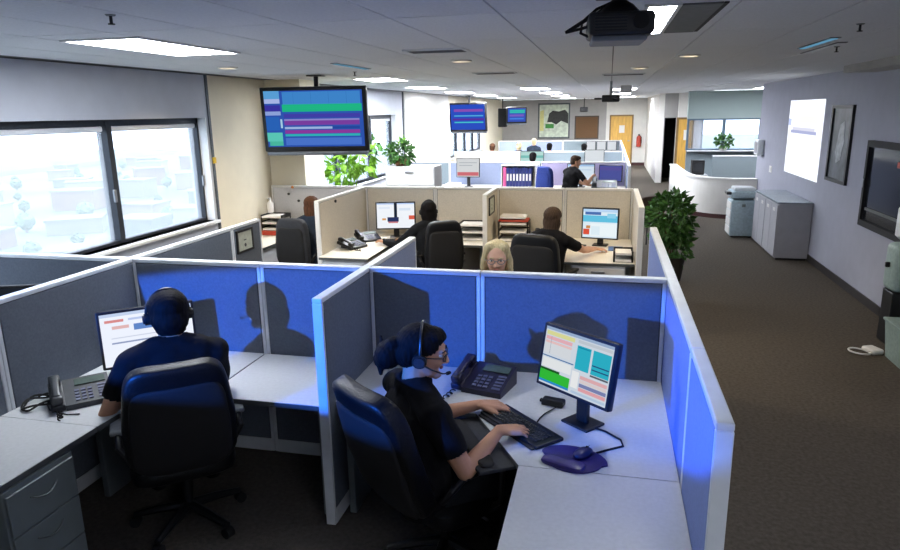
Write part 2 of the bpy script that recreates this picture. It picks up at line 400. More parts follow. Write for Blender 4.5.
for i, (x, y) in enumerate([(-3.3, 12.3), (-3.4, 15.6), (-3.4, 19.0), (-1.5, 14.2), (-1.5, 17.8), (-1.5, 21.5), (-1.5, 25.5), (.3, 16.0), (.3, 20.5), (.6, 25.5), (-3.4, 23.0), (3.6, 17.4)]):  # some of these panels are added only to brighten the far zone
    troffer(x-.27, x+.27, y-.57, y+.57, 'lit far ceiling light panel, %s' % ['third along the window side', 'fourth along the window side', 'fifth along the window side', 'nearest of the middle line', 'second of the middle line', 'third of the middle line', 'last of the middle line', 'by the aisle behind the far projector', 'by the aisle further back', 'in front of the oak door', 'last along the window side', 'above the glazed office'][i])
def downlight(x, y, label, power=9):
    o = thing('downlight', label, 'light', (x, y, CZ), group='recessed downlights')
    part('ring', MB().tube([(.085*math.cos(t), .085*math.sin(t), -.003) for t in np.linspace(0, 2*PI, 25)[:-1]], .012, 8, closed=True), M_trimw, o, True)
    part('bulb', MB().lathe([(.002, -.003), (.07, -.003), (.07, -.001), (.002, -.001)], 24), emit('warm_bulb', 'ffe9c4', 7), o)
    l = lamp('downlight_beam', 'SPOT', (0, 0, -.03), power, (1, .82, .55), None, spot_size=math.radians(140), spot_blend=.6, shadow_soft_size=.06); l.parent = o
downlight(-1.32, 6.12, 'warm round downlight between the two dark ceiling vents', 110)
downlight(.65, 6.38, 'warm round downlight over the aisle right of the near projector', 60)
downlight(-1.55, 12.2, 'warm round downlight further back in the middle of the ceiling', 50)
downlight(-3.55, 5.95, 'warm round downlight at the end of the left window', 120)
downlight(-1.7, 19.5, 'warm round downlight far back near the picture wall', 14)
downlight(.3, 8.0, 'faint round downlight above the aisle before the far projector', 55)
def vent(x0, x1, y0, y1, label):
    o = thing('air_vent', label, 'vent', ((x0+x1)/2, (y0+y1)/2, CZ), group='ceiling air vents'); a, b = (x1-x0)/2, (y1-y0)/2
    part('backing', MB().box((-a, -b, -.006), (a, b, -.001)), M_dark, o)
    part('frame', MB().box((-a-.02, -b-.02, -.012), (a+.02, -b, 0)).box((-a-.02, b, -.012), (a+.02, b+.02, 0)).box((-a-.02, -b, -.012), (-a, b, 0)).box((a, -b, -.012), (a+.02, b, 0)), M_trim, o)
    n = 6
    for k in range(n): part('slat', MB().box((-a, -b+2*b*(k+.3)/n, -.012), (a, -b+2*b*(k+.45)/n, -.006)), M_grid, o)
vent(-1.48, -1.06, 4.93, 5.15, 'dark ceiling air vent nearest the camera')
vent(-1.58, -1.12, 8.05, 8.3, 'dark ceiling air vent behind the first one')
vent(-1.6, -1.2, 13.2, 13.5, 'small dark ceiling air vent farthest back')
vent(-.1, .4, 9.2, 9.5, 'faint ceiling air vent in front of the far projector')
rp = thing('return_grille', 'grey return air grille beside the narrow ceiling light', 'vent', (.38, 3.86, CZ))
part('grille_plate', MB().box((-.085, -.57, -.008), (.085, .57, 0)), mat('grille_grey', '6d6f70', .7), rp)
part('slot', MB().box((.088, -.57, -.006), (.108, .57, 0)), M_dark, rp)
for x, y0, y1, lb in ((1.46, 5.2, 6.05, 'pale blue ceiling slot diffuser with added reflection glow over the right aisle'), (-2.45, 5.9, 6.8, 'pale blue ceiling slot diffuser with added reflection glow left of the first vent'), (1.62, 5.6, 6.6, 'thin ceiling slot diffuser next to the pale blue one')):
    o = thing('slot_diffuser', lb, 'vent', (x, (y0+y1)/2, CZ)); h = (y1-y0)/2
    part('slot_frame', MB().box((-.035, -h, -.006), (.035, h, 0)), M_grid, o)
    part('slot_lens', MB().box((-.022, -h+.02, -.010), (.022, h-.02, -.006)), emit('blue_reflection_glow', '79b9dd', .55) if lb.startswith('pale') else M_trim, o)  # blue glow stands in for projector light reflected on the slots
def sprinkler(x, y, label):
    o = thing('sprinkler', label, 'sprinkler', (x, y, CZ), group='ceiling sprinklers')
    part('escutcheon', MB().lathe([(.018, -.006), (.024, 0), (.002, 0)], 14), M_metal, o, True)
    part('deflector', MB().tube([(0, 0, 0), (0, 0, -.040)], .007, 8).lathe([(.002, -.044), (.015, -.043), (.015, -.038), (.002, -.037)], 12), M_black, o)
for x, y, l in ((-2.2, 2.75, 'dark ceiling sprinkler left of the lit panel above the window'), (1.36, 4.42, 'dark ceiling sprinkler near the top right corner'), (-2.75, 7.2, 'ceiling sprinkler to the right above the hanging television'), (1.7, 6.0, 'ceiling sprinkler beside the slot diffuser')): sprinkler(x, y, l)

# ------------------------------------------------------------------ televisions, projectors
def rects_mesh(w, h, rects, bg, strength=1.0, y=0.0, name='screen'):
    """flat screen picture in the local xz plane facing -y; rects in 0..1 from the top left"""
    cols = [bg]+[r[4] for r in rects]; uniq = list(dict.fromkeys(cols)); mb = MB()
    def q(x0, y0, x1, y1, ci, d):
        a = (-w/2+x0*w, d, h/2-y1*h); b = (-w/2+x1*w, d, h/2-y1*h); c = (-w/2+x1*w, d, h/2-y0*h); e = (-w/2+x0*w, d, h/2-y0*h); mb.quad(a, b, c, e, ci)
    q(0, 0, 1, 1, 0, y)
    for k, r in enumerate(rects): q(*r[:4], uniq.index(r[4]), y-.0006-.00005*k)
    return mb.mesh(name, [emit('px_%s_%g' % (c, strength), c, strength) for c in uniq])
def television(loc, rz, W, H, rects, bg, label, pole, tilt=0, strength=1.0):
    o = thing('television', label, 'television', loc, rz)
    t = Matrix.Rotation(tilt, 4, 'X')
    cs = MB().rbox((-W/2, -.01, -H/2), (W/2, .07, H/2), .012); cs.box((-W/2+.15, .07, -H/2+.1), (W/2-.15, .12, H/2-.1)); cs.xf(t)
    part('casing', cs, M_black, o, True)
    s = obj('screen', rects_mesh(W-.09, H-.10, rects, bg, strength, -.0125), o); s.matrix_local = t @ Matrix.Translation((0, 0, .008))
    part('speaker_bar', MB().rbox((-W/2+.02, -.012, -H/2-.045), (W/2-.02, .06, -H/2), .01).xf(t), mat('silver_bar', '70757c', .4, .4), o, True)
    if pole: 
        part('mount_pole', MB().tube([(0, .15, H*.2), (0, .15, pole)], .028, 10), M_black, o, True)
        part('mount_bracket', MB().rbox((-.16, .08, -.12), (.16, .18, .16), .01), M_blackm, o)
        part('ceiling_plate', MB().rbox((-.09, .06, pole-.012), (.09, .24, pole), .004), M_black, o)
    return o
cal = [(0, 0, .16, .14, '5aa0d8'), (0, .14, .16, .22, 'a9b8e8'), (0, .25, .16, .36, '3a34a0'), (0, .36, .16, .43, '8fa4dc'), (0, .46, .14, .70, '2a63b8'), (.15, .5, .17, .66, 'a8d0e8'), (0, .74, .16, .9, '5cc9b8'), (.02, .9, .16, .98, '4ab8a0'),
       (.19, .02, .98, .24, '3f86cc'), (.3, .02, .302, .24, '2f70b4'), (.48, .02, .483, .24, '2f70b4'), (.66, .02, .663, .24, '2f70b4'), (.84, .02, .843, .24, '2f70b4'),
       (.18, .24, .99, .37, '20b886'), (.19, .41, .97, .48, '4240a8'), (.19, .50, .96, .53, '8f86cc'), (.19, .53, .96, .61, '7a3fa0'), (.19, .64, .68, .68, '9fb4e0'), (.68, .64, .96, .68, '27479c'), (.19, .70, .96, .76, '8d3a9c'), (.19, .77, .96, .81, '33b3b8'), (.19, .84, .97, .97, '4a74cc')]
television((-3.36, 7.42, 2.195), math.radians(7), 1.26, .74, cal, '2f55b0', 'large hanging television with striped schedule screen beside the cream column', .50, math.radians(4), .95)
television((-3.92, 19.0, 2.10), math.radians(-6), 1.1, .80, [(.1, .18, .95, .28, '8a4fb0'), (.1, .42, .95, .47, '52a8d8'), (.05, .55, .97, .62, '5a2f98'), (.1, .68, .95, .73, '48c0c8')], '2c4fc0', 'second hanging television with blue and purple stripes, in front of far windows', .59, math.radians(8))
television((-2.93, 22.0, 2.12), math.radians(14), .66, .52, [(.1, .1, .95, .35, '35b8b0'), (.1, .45, .9, .6, '7a5fc0'), (.1, .72, .9, .82, '4a86d8')], '3a55b8', 'small far television with teal stripe on a black wall arm', 0, math.radians(6))
o = thing('wall_bracket', 'black speaker-like bracket beside the small far television', 'bracket', (-3.42, 22.2, 2.0))
part('bracket_body', MB().rbox((-.14, -.1, -.25), (.14, .15, .35), .03), M_blackm, o); part('hanging_rod', MB().tube([(0, 0, .3), (0, 0, .70)], .02, 8), M_black, o)

p = thing('projector', 'black ceiling projector with hanging cables at top of frame', 'projector', (.02, 2.92, CZ), math.radians(4))
part('body', MB().rbox((-.125, -.15, -.17), (.125, .13, -.085), .018, 3), M_black, p, True)
part('underside', MB().rbox((-.11, -.13, -.192), (.10, .11, -.170), .008), mat('grey_plate', '7c828a', .5), p)
part('lens_ring', MB().tube([(.07, -.165, -.125), (.07, -.145, -.125)], .03, 16), M_blackm, p, True)
part('vent_grille', MB().box((-.10, -.153, -.155), (.02, -.149, -.10)), M_gloss, p)
for k in range(5): part('vent_fin', MB().box((-.10, -.156, -.150+.011*k), (.02, -.152, -.146+.011*k)), M_black, p)
part('mount_dome', MB().lathe([(.085, -.086), (.08, -.07), (.055, -.045), (.03, -.03), (.03, -.001)], 18), M_black, p, True)
for sx, sy in ((-.07, -.06), (.07, -.06), (-.07, .07), (.07, .07)): part('mount_arm', MB().tube([(0, 0, -.045), (sx, sy, -.085)], .008, 6), M_blackm, p)
part('ceiling_plate', MB().rbox((-.09, -.09, -.014), (.09, .09, -.001), .004), M_black, p)
for k, pts in enumerate(([(-.02, 0, -.03), (-.09, -.02, -.06), (-.16, -.03, -.12), (-.21, -.03, -.145)], [(-.03, 0, -.05), (-.12, -.02, -.09), (-.21, -.03, -.145)], [(-.21, -.03, -.145), (-.15, -.05, -.135), (-.11, -.05, -.125)], [(-.05, 0, -.05), (-.145, -.02, -.11), (-.15, -.03, -.15), (-.12, -.04, -.165)])):
    part('cable', MB().tube(pts, .006, 6), M_blackm, p, True)
p2 = thing('projector', 'small black projector on a pole above the far aisle', 'projector', (0, 11.5, CZ))
part('body', MB().rbox((-.14, -.15, -.33), (.14, .15, -.22), .02), M_black, p2, True); part('mount_pole', MB().tube([(0, 0, -.22), (0, 0, 0)], .02, 8), M_metal, p2)
part('lens_ring', MB().tube([(.06, -.18, -.27), (.06, -.15, -.27)], .035, 12), M_gloss, p2); part('side_arm', MB().rbox((-.26, -.03, -.29), (-.14, .03, -.26), .008), M_black, p2)
l = lamp('assumed_spill_beam', 'SPOT', (.10, -.02, -.27), 60, (.55, .72, 1.0), None, spot_size=math.radians(95), spot_blend=.5, shadow_soft_size=.05); l.parent = p2; l.rotation_euler = Vector((2.9, .1, .02)).to_track_quat('-Z', 'Y').to_euler()  # assumed spot added for the bluish spill on right wall and ceiling
part('lamp_can', MB().rbox((.15, .2, -.18), (.34, .5, -.06), .02), M_trimw, p2)
p3 = thing('security_camera', 'tiny black camera hanging near the far brown board', 'camera', (-1.0, 27.5, CZ))
part('stem', MB().tube([(0, 0, 0), (0, 0, -.35)], .02, 6), M_black, p3); part('body', MB().rbox((-.16, -.12, -.52), (.16, .12, -.33), .04), M_black, p3)
assumed_projector = thing('projector', 'assumed pale hanging projector added unseen behind the camera for the blue light', 'projector', (-3.31, -.47, 1.98), math.radians(-27))  # unseen projector body and pole added around the assumed blue spot
part('body', MB().rbox((-.15, -.14, -.06), (.15, .08, .06), .02), M_metalw, assumed_projector); part('mount_pole', MB().tube([(0, 0, .06), (0, 0, CZ-1.98)], .02), M_metal, assumed_projector)

# things on the walls
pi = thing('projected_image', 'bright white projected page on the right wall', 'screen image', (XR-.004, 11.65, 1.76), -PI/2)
obj('light_page', rects_mesh(1.94, 1.18, [(.0, .25, .09, .34, 'b9c4ea'), (.15, .36, .8, .40, 'cfd0e0'), (.1, .40, .85, .44, 'a4a9cc'), (.3, .2, .9, .3, 'f0f4e6'), (.2, .55, .9, .58, 'eef4f4'), (.15, .7, .8, .73, 'f0f6ee')], 'f4f7ff', 1.25, 0, 'light_page'), pi)  # projected light built as a self-glowing sheet on the wall
f = thing('framed_picture', 'tall dark framed picture on the right wall beside the projection', 'picture', (XR, 9.84, 1.76), -PI/2)
part('frame', MB().box((-.41, -.035, -.50), (.41, 0, -.455)).box((-.41, -.035, .455), (.41, 0, .50)).box((-.41, -.035, -.455), (-.36, 0, .455)).box((.36, -.035, -.455), (.41, 0, .455)), M_black, f)
part('print', MB().box((-.36, -.012, -.455), (.36, -.002, .455)), mat('grey_print', '565c62', .4, vary=.5, scale=5), f)
part('print_figure', MB().prism([(-.15, -.1), (-.05, .25), (.1, .3), (.16, .05), (.08, -.2), (-.08, -.25)], 0, .003).xf(Matrix.Translation((0, -.013, 0)) @ Matrix.Rotation(PI/2, 4, 'X')), mat('pale_print', '9aa0a6', .4, vary=.4, scale=12), f)
M_nb = mat('dark_bronze', '121316', .75)
f = thing('notice_cabinet', 'dark glazed notice cabinet at the right edge of the wall', 'cabinet', (XR, 8.1, 1.37), -PI/2)
part('frame', MB().box((-.62, -.06, -.49), (.62, 0, -.42)).box((-.62, -.06, .42), (.62, 0, .49)).box((-.62, -.06, -.42), (-.56, 0, .42)).box((.56, -.06, -.42), (.62, 0, .42)), M_nb, f)
part('glass_front', MB().box((-.56, -.03, -.42), (.56, -.005, .42)), M_gloss, f); part('inner_shelf', MB().box((-.5, -.045, -.30), (.5, -.031, -.27)), M_edge, f)
part('red_note', MB().box((.22, -.034, .24), (.40, -.031, .30)), M_red, f); part('latch', MB().rbox((-.60, -.075, -.05), (-.57, -.06, .05), .006), M_chrome, f)
f = thing('wall_dispenser', 'small pale box dispenser near the far end of the right wall', 'dispenser', (XR, 14.45, 1.47), -PI/2)
part('body', MB().rbox((-.16, -.13, -.15), (.16, 0, .16), .03), M_trim, f, True); part('front_cover', MB().rbox((-.12, -.14, -.10), (.12, -.13, .12), .004), M_metalg, f)
f = thing('light_switch', 'white switch plate on the right wall beyond the cabinets', 'switch', (XR, 13.6, 1.12), -PI/2)
part('plate', MB().rbox((-.09, -.012, -.06), (.09, 0, .06), .004), M_paper, f); part('rocker', MB().rbox((-.05, -.018, -.03), (.05, -.012, .03), .003), M_trimw, f)
f = thing('framed_poster', 'large framed poster of dark rock and snow on the far grey wall', 'picture', (-2.27, YB-.02, 1.83))
part('frame', MB().box((-.66, -.05, -.72), (.66, 0, -.66)).box((-.66, -.05, .66), (.66, 0, .72)).box((-.66, -.05, -.66), (-.60, 0, .66)).box((.60, -.05, -.66), (.66, 0, .66)), mat('grey_frame', '565c5e', .5), f)
part('print', MB().box((-.60, -.02, -.66), (.60, -.002, .66)), mat('snow_print', 'ced8c4', .6, vary=.25, scale=6), f)
def flatshape(name, pts, m, parent, d=-.0215, th=.003): return part(name, MB().prism(pts, 0, th).xf(Matrix.Translation((0, d, 0)) @ Matrix.Rotation(PI/2, 4, 'X')), m, parent)
flatshape('print_rock', [(-.28, -.05), (-.2, .3), (-.05, .42), (.2, .38), (.45, .45), (.59, .3), (.59, -.12), (.3, .0), (.1, -.15), (-.1, -.05)], mat('rock_print', '2b2c28', .6, vary=.4, scale=12), f)
flatshape('print_grass', [(-.35, -.3), (-.35, -.12), (0, -.12), (0, -.3)], mat('grass_print', '3d8a3a', .6), f)
flatshape('print_sky', [(-.58, -.4), (-.58, .4), (-.42, .45), (-.42, -.4)], mat('yellow_print', 'd8d48a', .6), f)
f = thing('pin_board', 'plain brown pin board on the far grey wall', 'board', (-.92, YB-.02, 1.55))
part('cork', MB().box((-.44, -.02, -.42), (.44, -.002, .42)), M_cork, f); part('frame', MB().box((-.49, -.04, -.47), (.49, 0, -.42)).box((-.49, -.04, .42), (.49, 0, .47)).box((-.49, -.04, -.42), (-.44, 0, .42)).box((.44, -.04, -.42), (.49, 0, .42)), mat('dark_frame', '4a4038', .6), f)
f = thing('fire_extinguisher', 'red fire extinguisher hanging on the far white wall', 'extinguisher', (1.18, YB-.12, .75))
part('cylinder', MB().lathe([(.03, 0), (.09, .02), (.09, .38), (.05, .45), (.02, .46)], 14), M_red, f, True); part('valve', MB().rbox((-.03, -.05, .45), (.03, .03, .52), .01), M_black, f); part('hose', MB().tube([(.02, 0, .48), (.1, -.02, .4), (.1, -.02, .15)], .014, 6), M_black, f)

# ------------------------------------------------------------------ cubicle panels
TH = .055
def panel(x0, y0, x1, y1, h, label, m1, m2=None, trim=None, group='cubicle panels', seams=()):
    """m1 = fabric facing -y (or +x), m2 = the other side"""
    trim = trim or M_trim; m2 = m2 or m1
    L = math.hypot(x1-x0, y1-y0); rz = math.atan2(y1-y0, x1-x0)
    o = thing('cubicle_panel', label, 'partition', ((x0+x1)/2, (y0+y1)/2, 0), rz, group)
    a = L/2-.002; t = TH/2
    part('core', MB().box((-a+.02, -t+.007, .04), (a-.02, t-.007, h-.03)), M_edge, o)
    part('top_cap', MB().rbox((-a, -t, h-.028), (a, t, h), .006), trim, o)
    part('end_cap', MB().rbox((-a, -t, .01), (-a+.022, t, h-.028), .004), trim, o)
    part('end_cap', MB().rbox((a-.022, -t, .01), (a, t, h-.028), .004), trim, o)
    part('base_rail', MB().box((-a+.022, -t, .01), (a-.022, t, .10)), trim, o)
    xs = [-a+.025]+list(seams)+[a-.025]
    for p, q in zip(xs[:-1], xs[1:]):
        part('fabric_tile', MB().rbox((p+.003, -t, .105), (q-.003, -t+.010, h-.031), .004), m1, o)
        part('fabric_tile', MB().rbox((p+.003, t-.010, .105), (q-.003, t, h-.031), .004), m2, o)
    return o
H1 = 1.33
R1 = 3.79
T2 = TH/2
panel(-4.42, R1, -3.12-T2, R1, H1, 'short grey cubicle panel running to the window behind the left desk', M_fab)
panel(-3.12+T2, R1, -2.146, R1, H1, 'grey cubicle panel behind the left monitor, next to window side', M_fab)
panel(-2.146, R1, -1.435-T2, R1, H1, 'blue-lit cubicle panel left of the middle divider', M_fab)
panel(-1.435+T2, R1, -.71, R1, H1, 'shadowed cubicle panel behind the woman with the bun', M_fab)
panel(-.71, R1, .375-T2, R1, H1, 'bright blue-lit cubicle panel behind the right monitor', M_fab)
panel(-3.12, .9, -3.12, 2.70, H1, 'nearest grey panel at the lower left frame edge', M_fab)
panel(-3.12, 2.70, -3.12, R1+T2, H1, 'long grey side panel left of the left desk phone', M_fab)
panel(-3.12, R1+T2, -3.12, 5.02, H1, 'grey side panel just beyond the left corner, below the window sill', M_fab)
panel(-3.12, 5.02, -3.12, 5.51, H1, 'narrow grey side panel with small black picture frame', M_fab)
panel(-1.435, 3.05, -1.435, R1+T2, H1, 'middle divider panel between the two near workers', M_fab)
panel(-1.435, R1+T2, -1.435, 4.82, H1, 'pale divider panel continuing behind the middle crossing', M_fabr)
panel(.375, 1.97, .375, 2.64, H1, 'nearest aisle panel with painted blue light at the lower right', M_bluelit)
panel(.375, 2.64, .375, R1+T2, H1, 'middle aisle panel with painted blue light beside the right monitor', M_bluelit)
panel(.375, R1+T2, .375, 5.51, H1, 'far aisle panel with painted blue light in front of the leafy plant', M_bluelit)
R2 = 8.25
panel(-4.42, R2, -3.1-T2, R2, H1, 'grey panel with pins below the large television', mat('panel_fabric_light', 'c6c6c8', .95, vary=.06, scale=90, bump=.4, bscale=500, spec=.1), trim=M_trimw)
panel(-3.1+T2, R2, -2.13, R2, H1, 'beige panel behind the twin-window monitor', M_beige, trim=M_trimw)
panel(-2.13, R2, -1.36-T2, R2, H1, 'beige panel behind the paper trays left of the small divider', M_beige, trim=M_trimw)
panel(-1.36+T2, R2, -.5, R2, H1, 'beige panel behind the stacked red-edged papers', M_beige, trim=M_trimw)
panel(-.5, R2, .335-T2, R2, H1, 'beige panel behind the second-row right monitor', M_beige, trim=M_trimw)
panel(-3.1, 6.75, -3.1, R2+T2, H1, 'long beige side panel left of the second-row desk', M_beige, trim=M_trimw)
panel(-1.36, 7.5, -1.36, R2+T2, H1, 'short white-edged divider between two second-row desks', M_beige, trim=M_trimw)
panel(.335, 6.66, .335, R2+T2, H1, 'cream aisle panel beside the second-row right monitor', M_beige, trim=M_trimw)
H3 = 1.21; R3 = 14.25
panel(-4.3, R3, -3.35, R3, H3, 'third-row pale panel nearest the windows', M_slate, trim=M_trimw)
panel(-3.35, R3, -1.40, R3, H3, 'third-row pale panel behind the small monitor and binders', M_fabr, trim=M_trimw)
panel(-1.38, R3, .40-T2, R3, H3, 'third-row panel with painted television light behind the man in black', M_tvlit, trim=M_trimw)
R4 = 18.0
panel(-4.1, R4, -2.0, R4, H3, 'fourth-row beige panel left of the gap', M_beige, trim=M_trimw)
panel(-1.75, R4, .40-T2, R4, H3, 'fourth-row slate panel right of the gap', M_slate, trim=M_trimw)
R5 = 24.4
panel(-3.9, R5, -1.6, R5, H3, 'fifth-row pale panel below the framed poster', M_fabr, trim=M_trimw)
panel(-1.58, R5, .40-T2, R5, H3, 'fifth-row slate panel below the brown board', M_slate, trim=M_trimw)
for a, b, l in ((13.1, 16.6, 'white-capped aisle panel beside the far phone desk'), (16.6, 20.5, 'second white-capped aisle panel along the far aisle'), (20.5, 24.4+T2, 'last white-capped aisle panel before the oak door')):
    panel(.40, a, .40, b, H3, l, M_fabr, trim=M_trimw)

# ------------------------------------------------------------------ worktops and cabinets
def worktop(pts, label, m=None, z=.72, th=.03, legs=(), edge=None):
    x = sum(p[0] for p in pts)/len(pts); y = sum(p[1] for p in pts)/len(pts)
    o = thing('worktop', label, 'desk', (x, y, 0), group='worktops')
    P = [(a-x, b-y) for a, b in pts]
    part('top', MB().prism(P, z-.004, z), m or M_top, o); part('edge_band', MB().prism(P, z-th, z-.004), edge or M_edge, o)
    for a, b in legs: part('support_leg', MB().rbox((a-x-.02, b-y-.25, 0), (a-x+.02, b-y+.25, z-th), .005), M_metal, o)
    return o
g = .004
worktop([(-3.09, 1.55), (-2.49, 1.55), (-2.49, 2.62), (-3.09, 2.62)], 'light grey left worktop above the drawer pedestal', legs=[(-3.0, 1.78)])
worktop([(-3.09, 2.62+g), (-2.49, 2.62+g), (-2.49, 2.78), (-2.18, 3.07), (-2.166, 3.07), (-2.166, 3.76), (-3.09, 3.76)], 'corner worktop carrying the left monitor and phone', legs=[(-2.9, 3.3)])
worktop([(-2.154, 3.07), (-1.465, 3.07), (-1.465, 3.76), (-2.154, 3.76)], 'empty grey worktop left of the middle divider', legs=[(-1.50, 3.4)])
worktop([(-1.405, 3.15), (-.62, 3.15), (-.335, 2.67), (.345, 2.67), (.345, 3.76), (-1.405, 3.76)], 'corner worktop carrying the right monitor, phone and keyboard', legs=[(-1.36, 3.45), (.31, 3.1)])
worktop([(-.335, 2.665), (.345, 2.665), (.345, 1.3), (-.335, 1.3)], 'empty pale worktop at the bottom right below the mouse pad', legs=[(.31, 2.0)])
worktop([(-4.40, 3.0), (-3.15, 3.0), (-3.15, 3.76), (-4.40, 3.76)], 'worktop of the neighbouring cubicle below the left window', legs=[(-4.3, 3.4)])
worktop([(-4.40, 6.98), (-3.95, 6.98), (-3.95, 7.62), (-3.13, 7.62), (-3.13, 8.22), (-4.40, 8.22)], 'white corner worktop beside the cream column', M_topw, legs=[(-3.2, 7.9)])
worktop([(-3.07, 6.66), (-2.50, 6.66), (-2.50, 7.35), (-2.3, 7.58), (-1.39, 7.58), (-1.39, 8.22), (-3.07, 8.22)], 'white corner worktop under the twin-window monitor', M_topw, legs=[(-3.0, 7.5), (-1.43, 7.9)])
worktop([(-1.33, 7.55), (-.7, 7.55), (-.42, 7.25), (-.42, 6.85), (.305, 6.85), (.305, 8.22), (-1.33, 8.22)], 'white corner worktop under the second-row right monitor', M_topw, legs=[(.25, 7.3), (-1.29, 7.9)])
worktop([(-4.2, 13.35), (.36, 13.35), (.36, 14.21), (-4.2, 14.21)], 'long white worktop in the third row', M_topw, legs=[(-4.1, 13.8), (-1.4, 13.8), (.3, 13.8)])
worktop([(-4.0, 17.3), (.36, 17.3), (.36, 17.96), (-4.0, 17.96)], 'far worktop in front of the fourth-row panels', M_topw, legs=[(-3.9, 17.6), (.3, 17.6)])
worktop([(-3.8, 23.7), (.36, 23.7), (.36, 24.36), (-3.8, 24.36)], 'farthest worktop below the fifth-row panels', M_topw, legs=[(-3.7, 24.0), (.3, 24.0)])
worktop([(-1.36, 4.0), (.33, 4.0), (.33, 4.45), (-1.36, 4.45)], 'worktop hidden behind the bright blue panel', M_topw, legs=[(-1.3, 4.23), (.28, 4.23)])

def drawer_unit(loc, rz, W, D, Ht, n, label, m, handle='arc', name='drawer_pedestal', hm=None):
    o = thing(name, label, 'cabinet', loc, rz)             # front faces local -y
    part('carcass', MB().rbox((-W/2, -D/2, .02), (W/2, D/2, Ht), .006), m, o)
    dz = (Ht-.06)/n
    for k in range(n):
        z0 = .04+k*dz
        d = part('drawer', MB().rbox((-W/2+.012, -D/2-.014, z0+.005), (W/2-.012, -D/2, z0+dz-.005), .004), m, o)
        if handle == 'arc':
            pts = [(-.075+.15*i/8, -D/2-.014-.022*math.sin(PI*i/8), z0+dz*.68-.022*math.sin(PI*i/8)) for i in range(9)]
            part('handle', MB().tube(pts, .005, 6), hm or M_chrome, d, True)
        else: part('handle', MB().rbox((-.07, -D/2-.03, z0+dz*.72), (.07, -D/2-.014, z0+dz*.72+.025), .006), hm or M_chrome, d)
    part('plinth', MB().box((-W/2+.02, -D/2+.02, 0), (W/2-.02, D/2-.02, .02)), M_black, o)
    return o
drawer_unit((-2.765, 2.24, 0), PI/2, .40, .56, .685, 3, 'grey three-drawer pedestal with arched handles under the left desk', M_metal, 'arc', hm=mat('dull_handle', '5f6768', .5, .3))
drawer_unit((-.06, 7.05, 0), 0, .55, .36, .685, 3, 'white drawer pedestal under the second-row right desk', M_metalw, 'bar')
drawer_unit((-2.79, 6.95, 0), 0, .5, .5, .685, 3, 'white drawer pedestal under the second-row left desk', M_metalw, 'bar')
drawer_unit((-4.17, 7.25, 0), 0, .40, .5, .685, 2, 'white drawer pedestal beside the cream wall', M_metalw, 'bar')
drawer_unit((-3.0, 10.25, 0), 0, .80, .46, 1.44, 5, 'tall white filing cabinet topped by a bushy plant', M_metalw, 'bar', 'filing_cabinet')
for k, y in enumerate((11.1, 11.92)):
    o = thing('storage_cabinet', ['grey storage cabinet against the right wall, the nearer one', 'grey storage cabinet against the right wall, next to the printer'][k], 'cabinet', (2.72, y, 0))
    part('carcass', MB().rbox((-.22, -.40, .03), (.24, .40, .85), .006), M_metalg, o)
    part('top_board', MB().rbox((-.24, -.405, .85), (.245, .405, .875), .005), mat('steel_top', 'a7b3ba', .25, .3), o)
    part('plinth', MB().box((-.20, -.39, 0), (.22, .39, .03)), M_black, o)
    for s in (-1, 1):
        d = part('cabinet_door', MB().rbox((-.238, min(s*.004, s*.395), .05), (-.22, max(s*.004, s*.395), .83), .004), M_metalg, o)
        part('handle_recess', MB().rbox((-.243, s*.2-.06, .72), (-.238, s*.2+.06, .77), .002), M_trimw, d)

# printer at the end of the cabinets
o = thing('printer', 'pale floor-standing office printer at the end of grey cabinets', 'printer', (2.35, 12.72, 0))
part('body', MB().rbox((-.20, -.22, .03), (.20, .24, .66), .02, 3), mat('printer_blue_grey', 'a9bcc6', .5), o, True)
part('scanner_bed', MB().rbox((-.21, -.23, .70), (.21, .25, .82), .025, 3), MATS['printer_blue_grey'], o, True)
part('neck', MB().box((-.15, -.05, .66), (.18, .22, .70)), M_metal, o); part('feeder', MB().rbox((-.16, -.16, .82), (.19, .22, .88), .02), M_trim, o, True)
part('control_panel', MB().rbox((-.29, -.2, .76), (-.21, .05, .81), .01), M_black, o)
for k in range(4): part('paper_drawer', MB().rbox((-.212, -.19, .06+.145*k), (-.20, .21, .19+.145*k), .004), M_trimw, o)
part('emblem', MB().rbox((-.03, -.224, .55), (.03, -.22, .60), .002), M_metal, o)
for sx in (-.15, .15): 
    for sy in (-.16, .18): part('caster', MB().tube([(sx-.02, sy, .018), (sx+.02, sy, .018)], .018, 10), M_black, o)

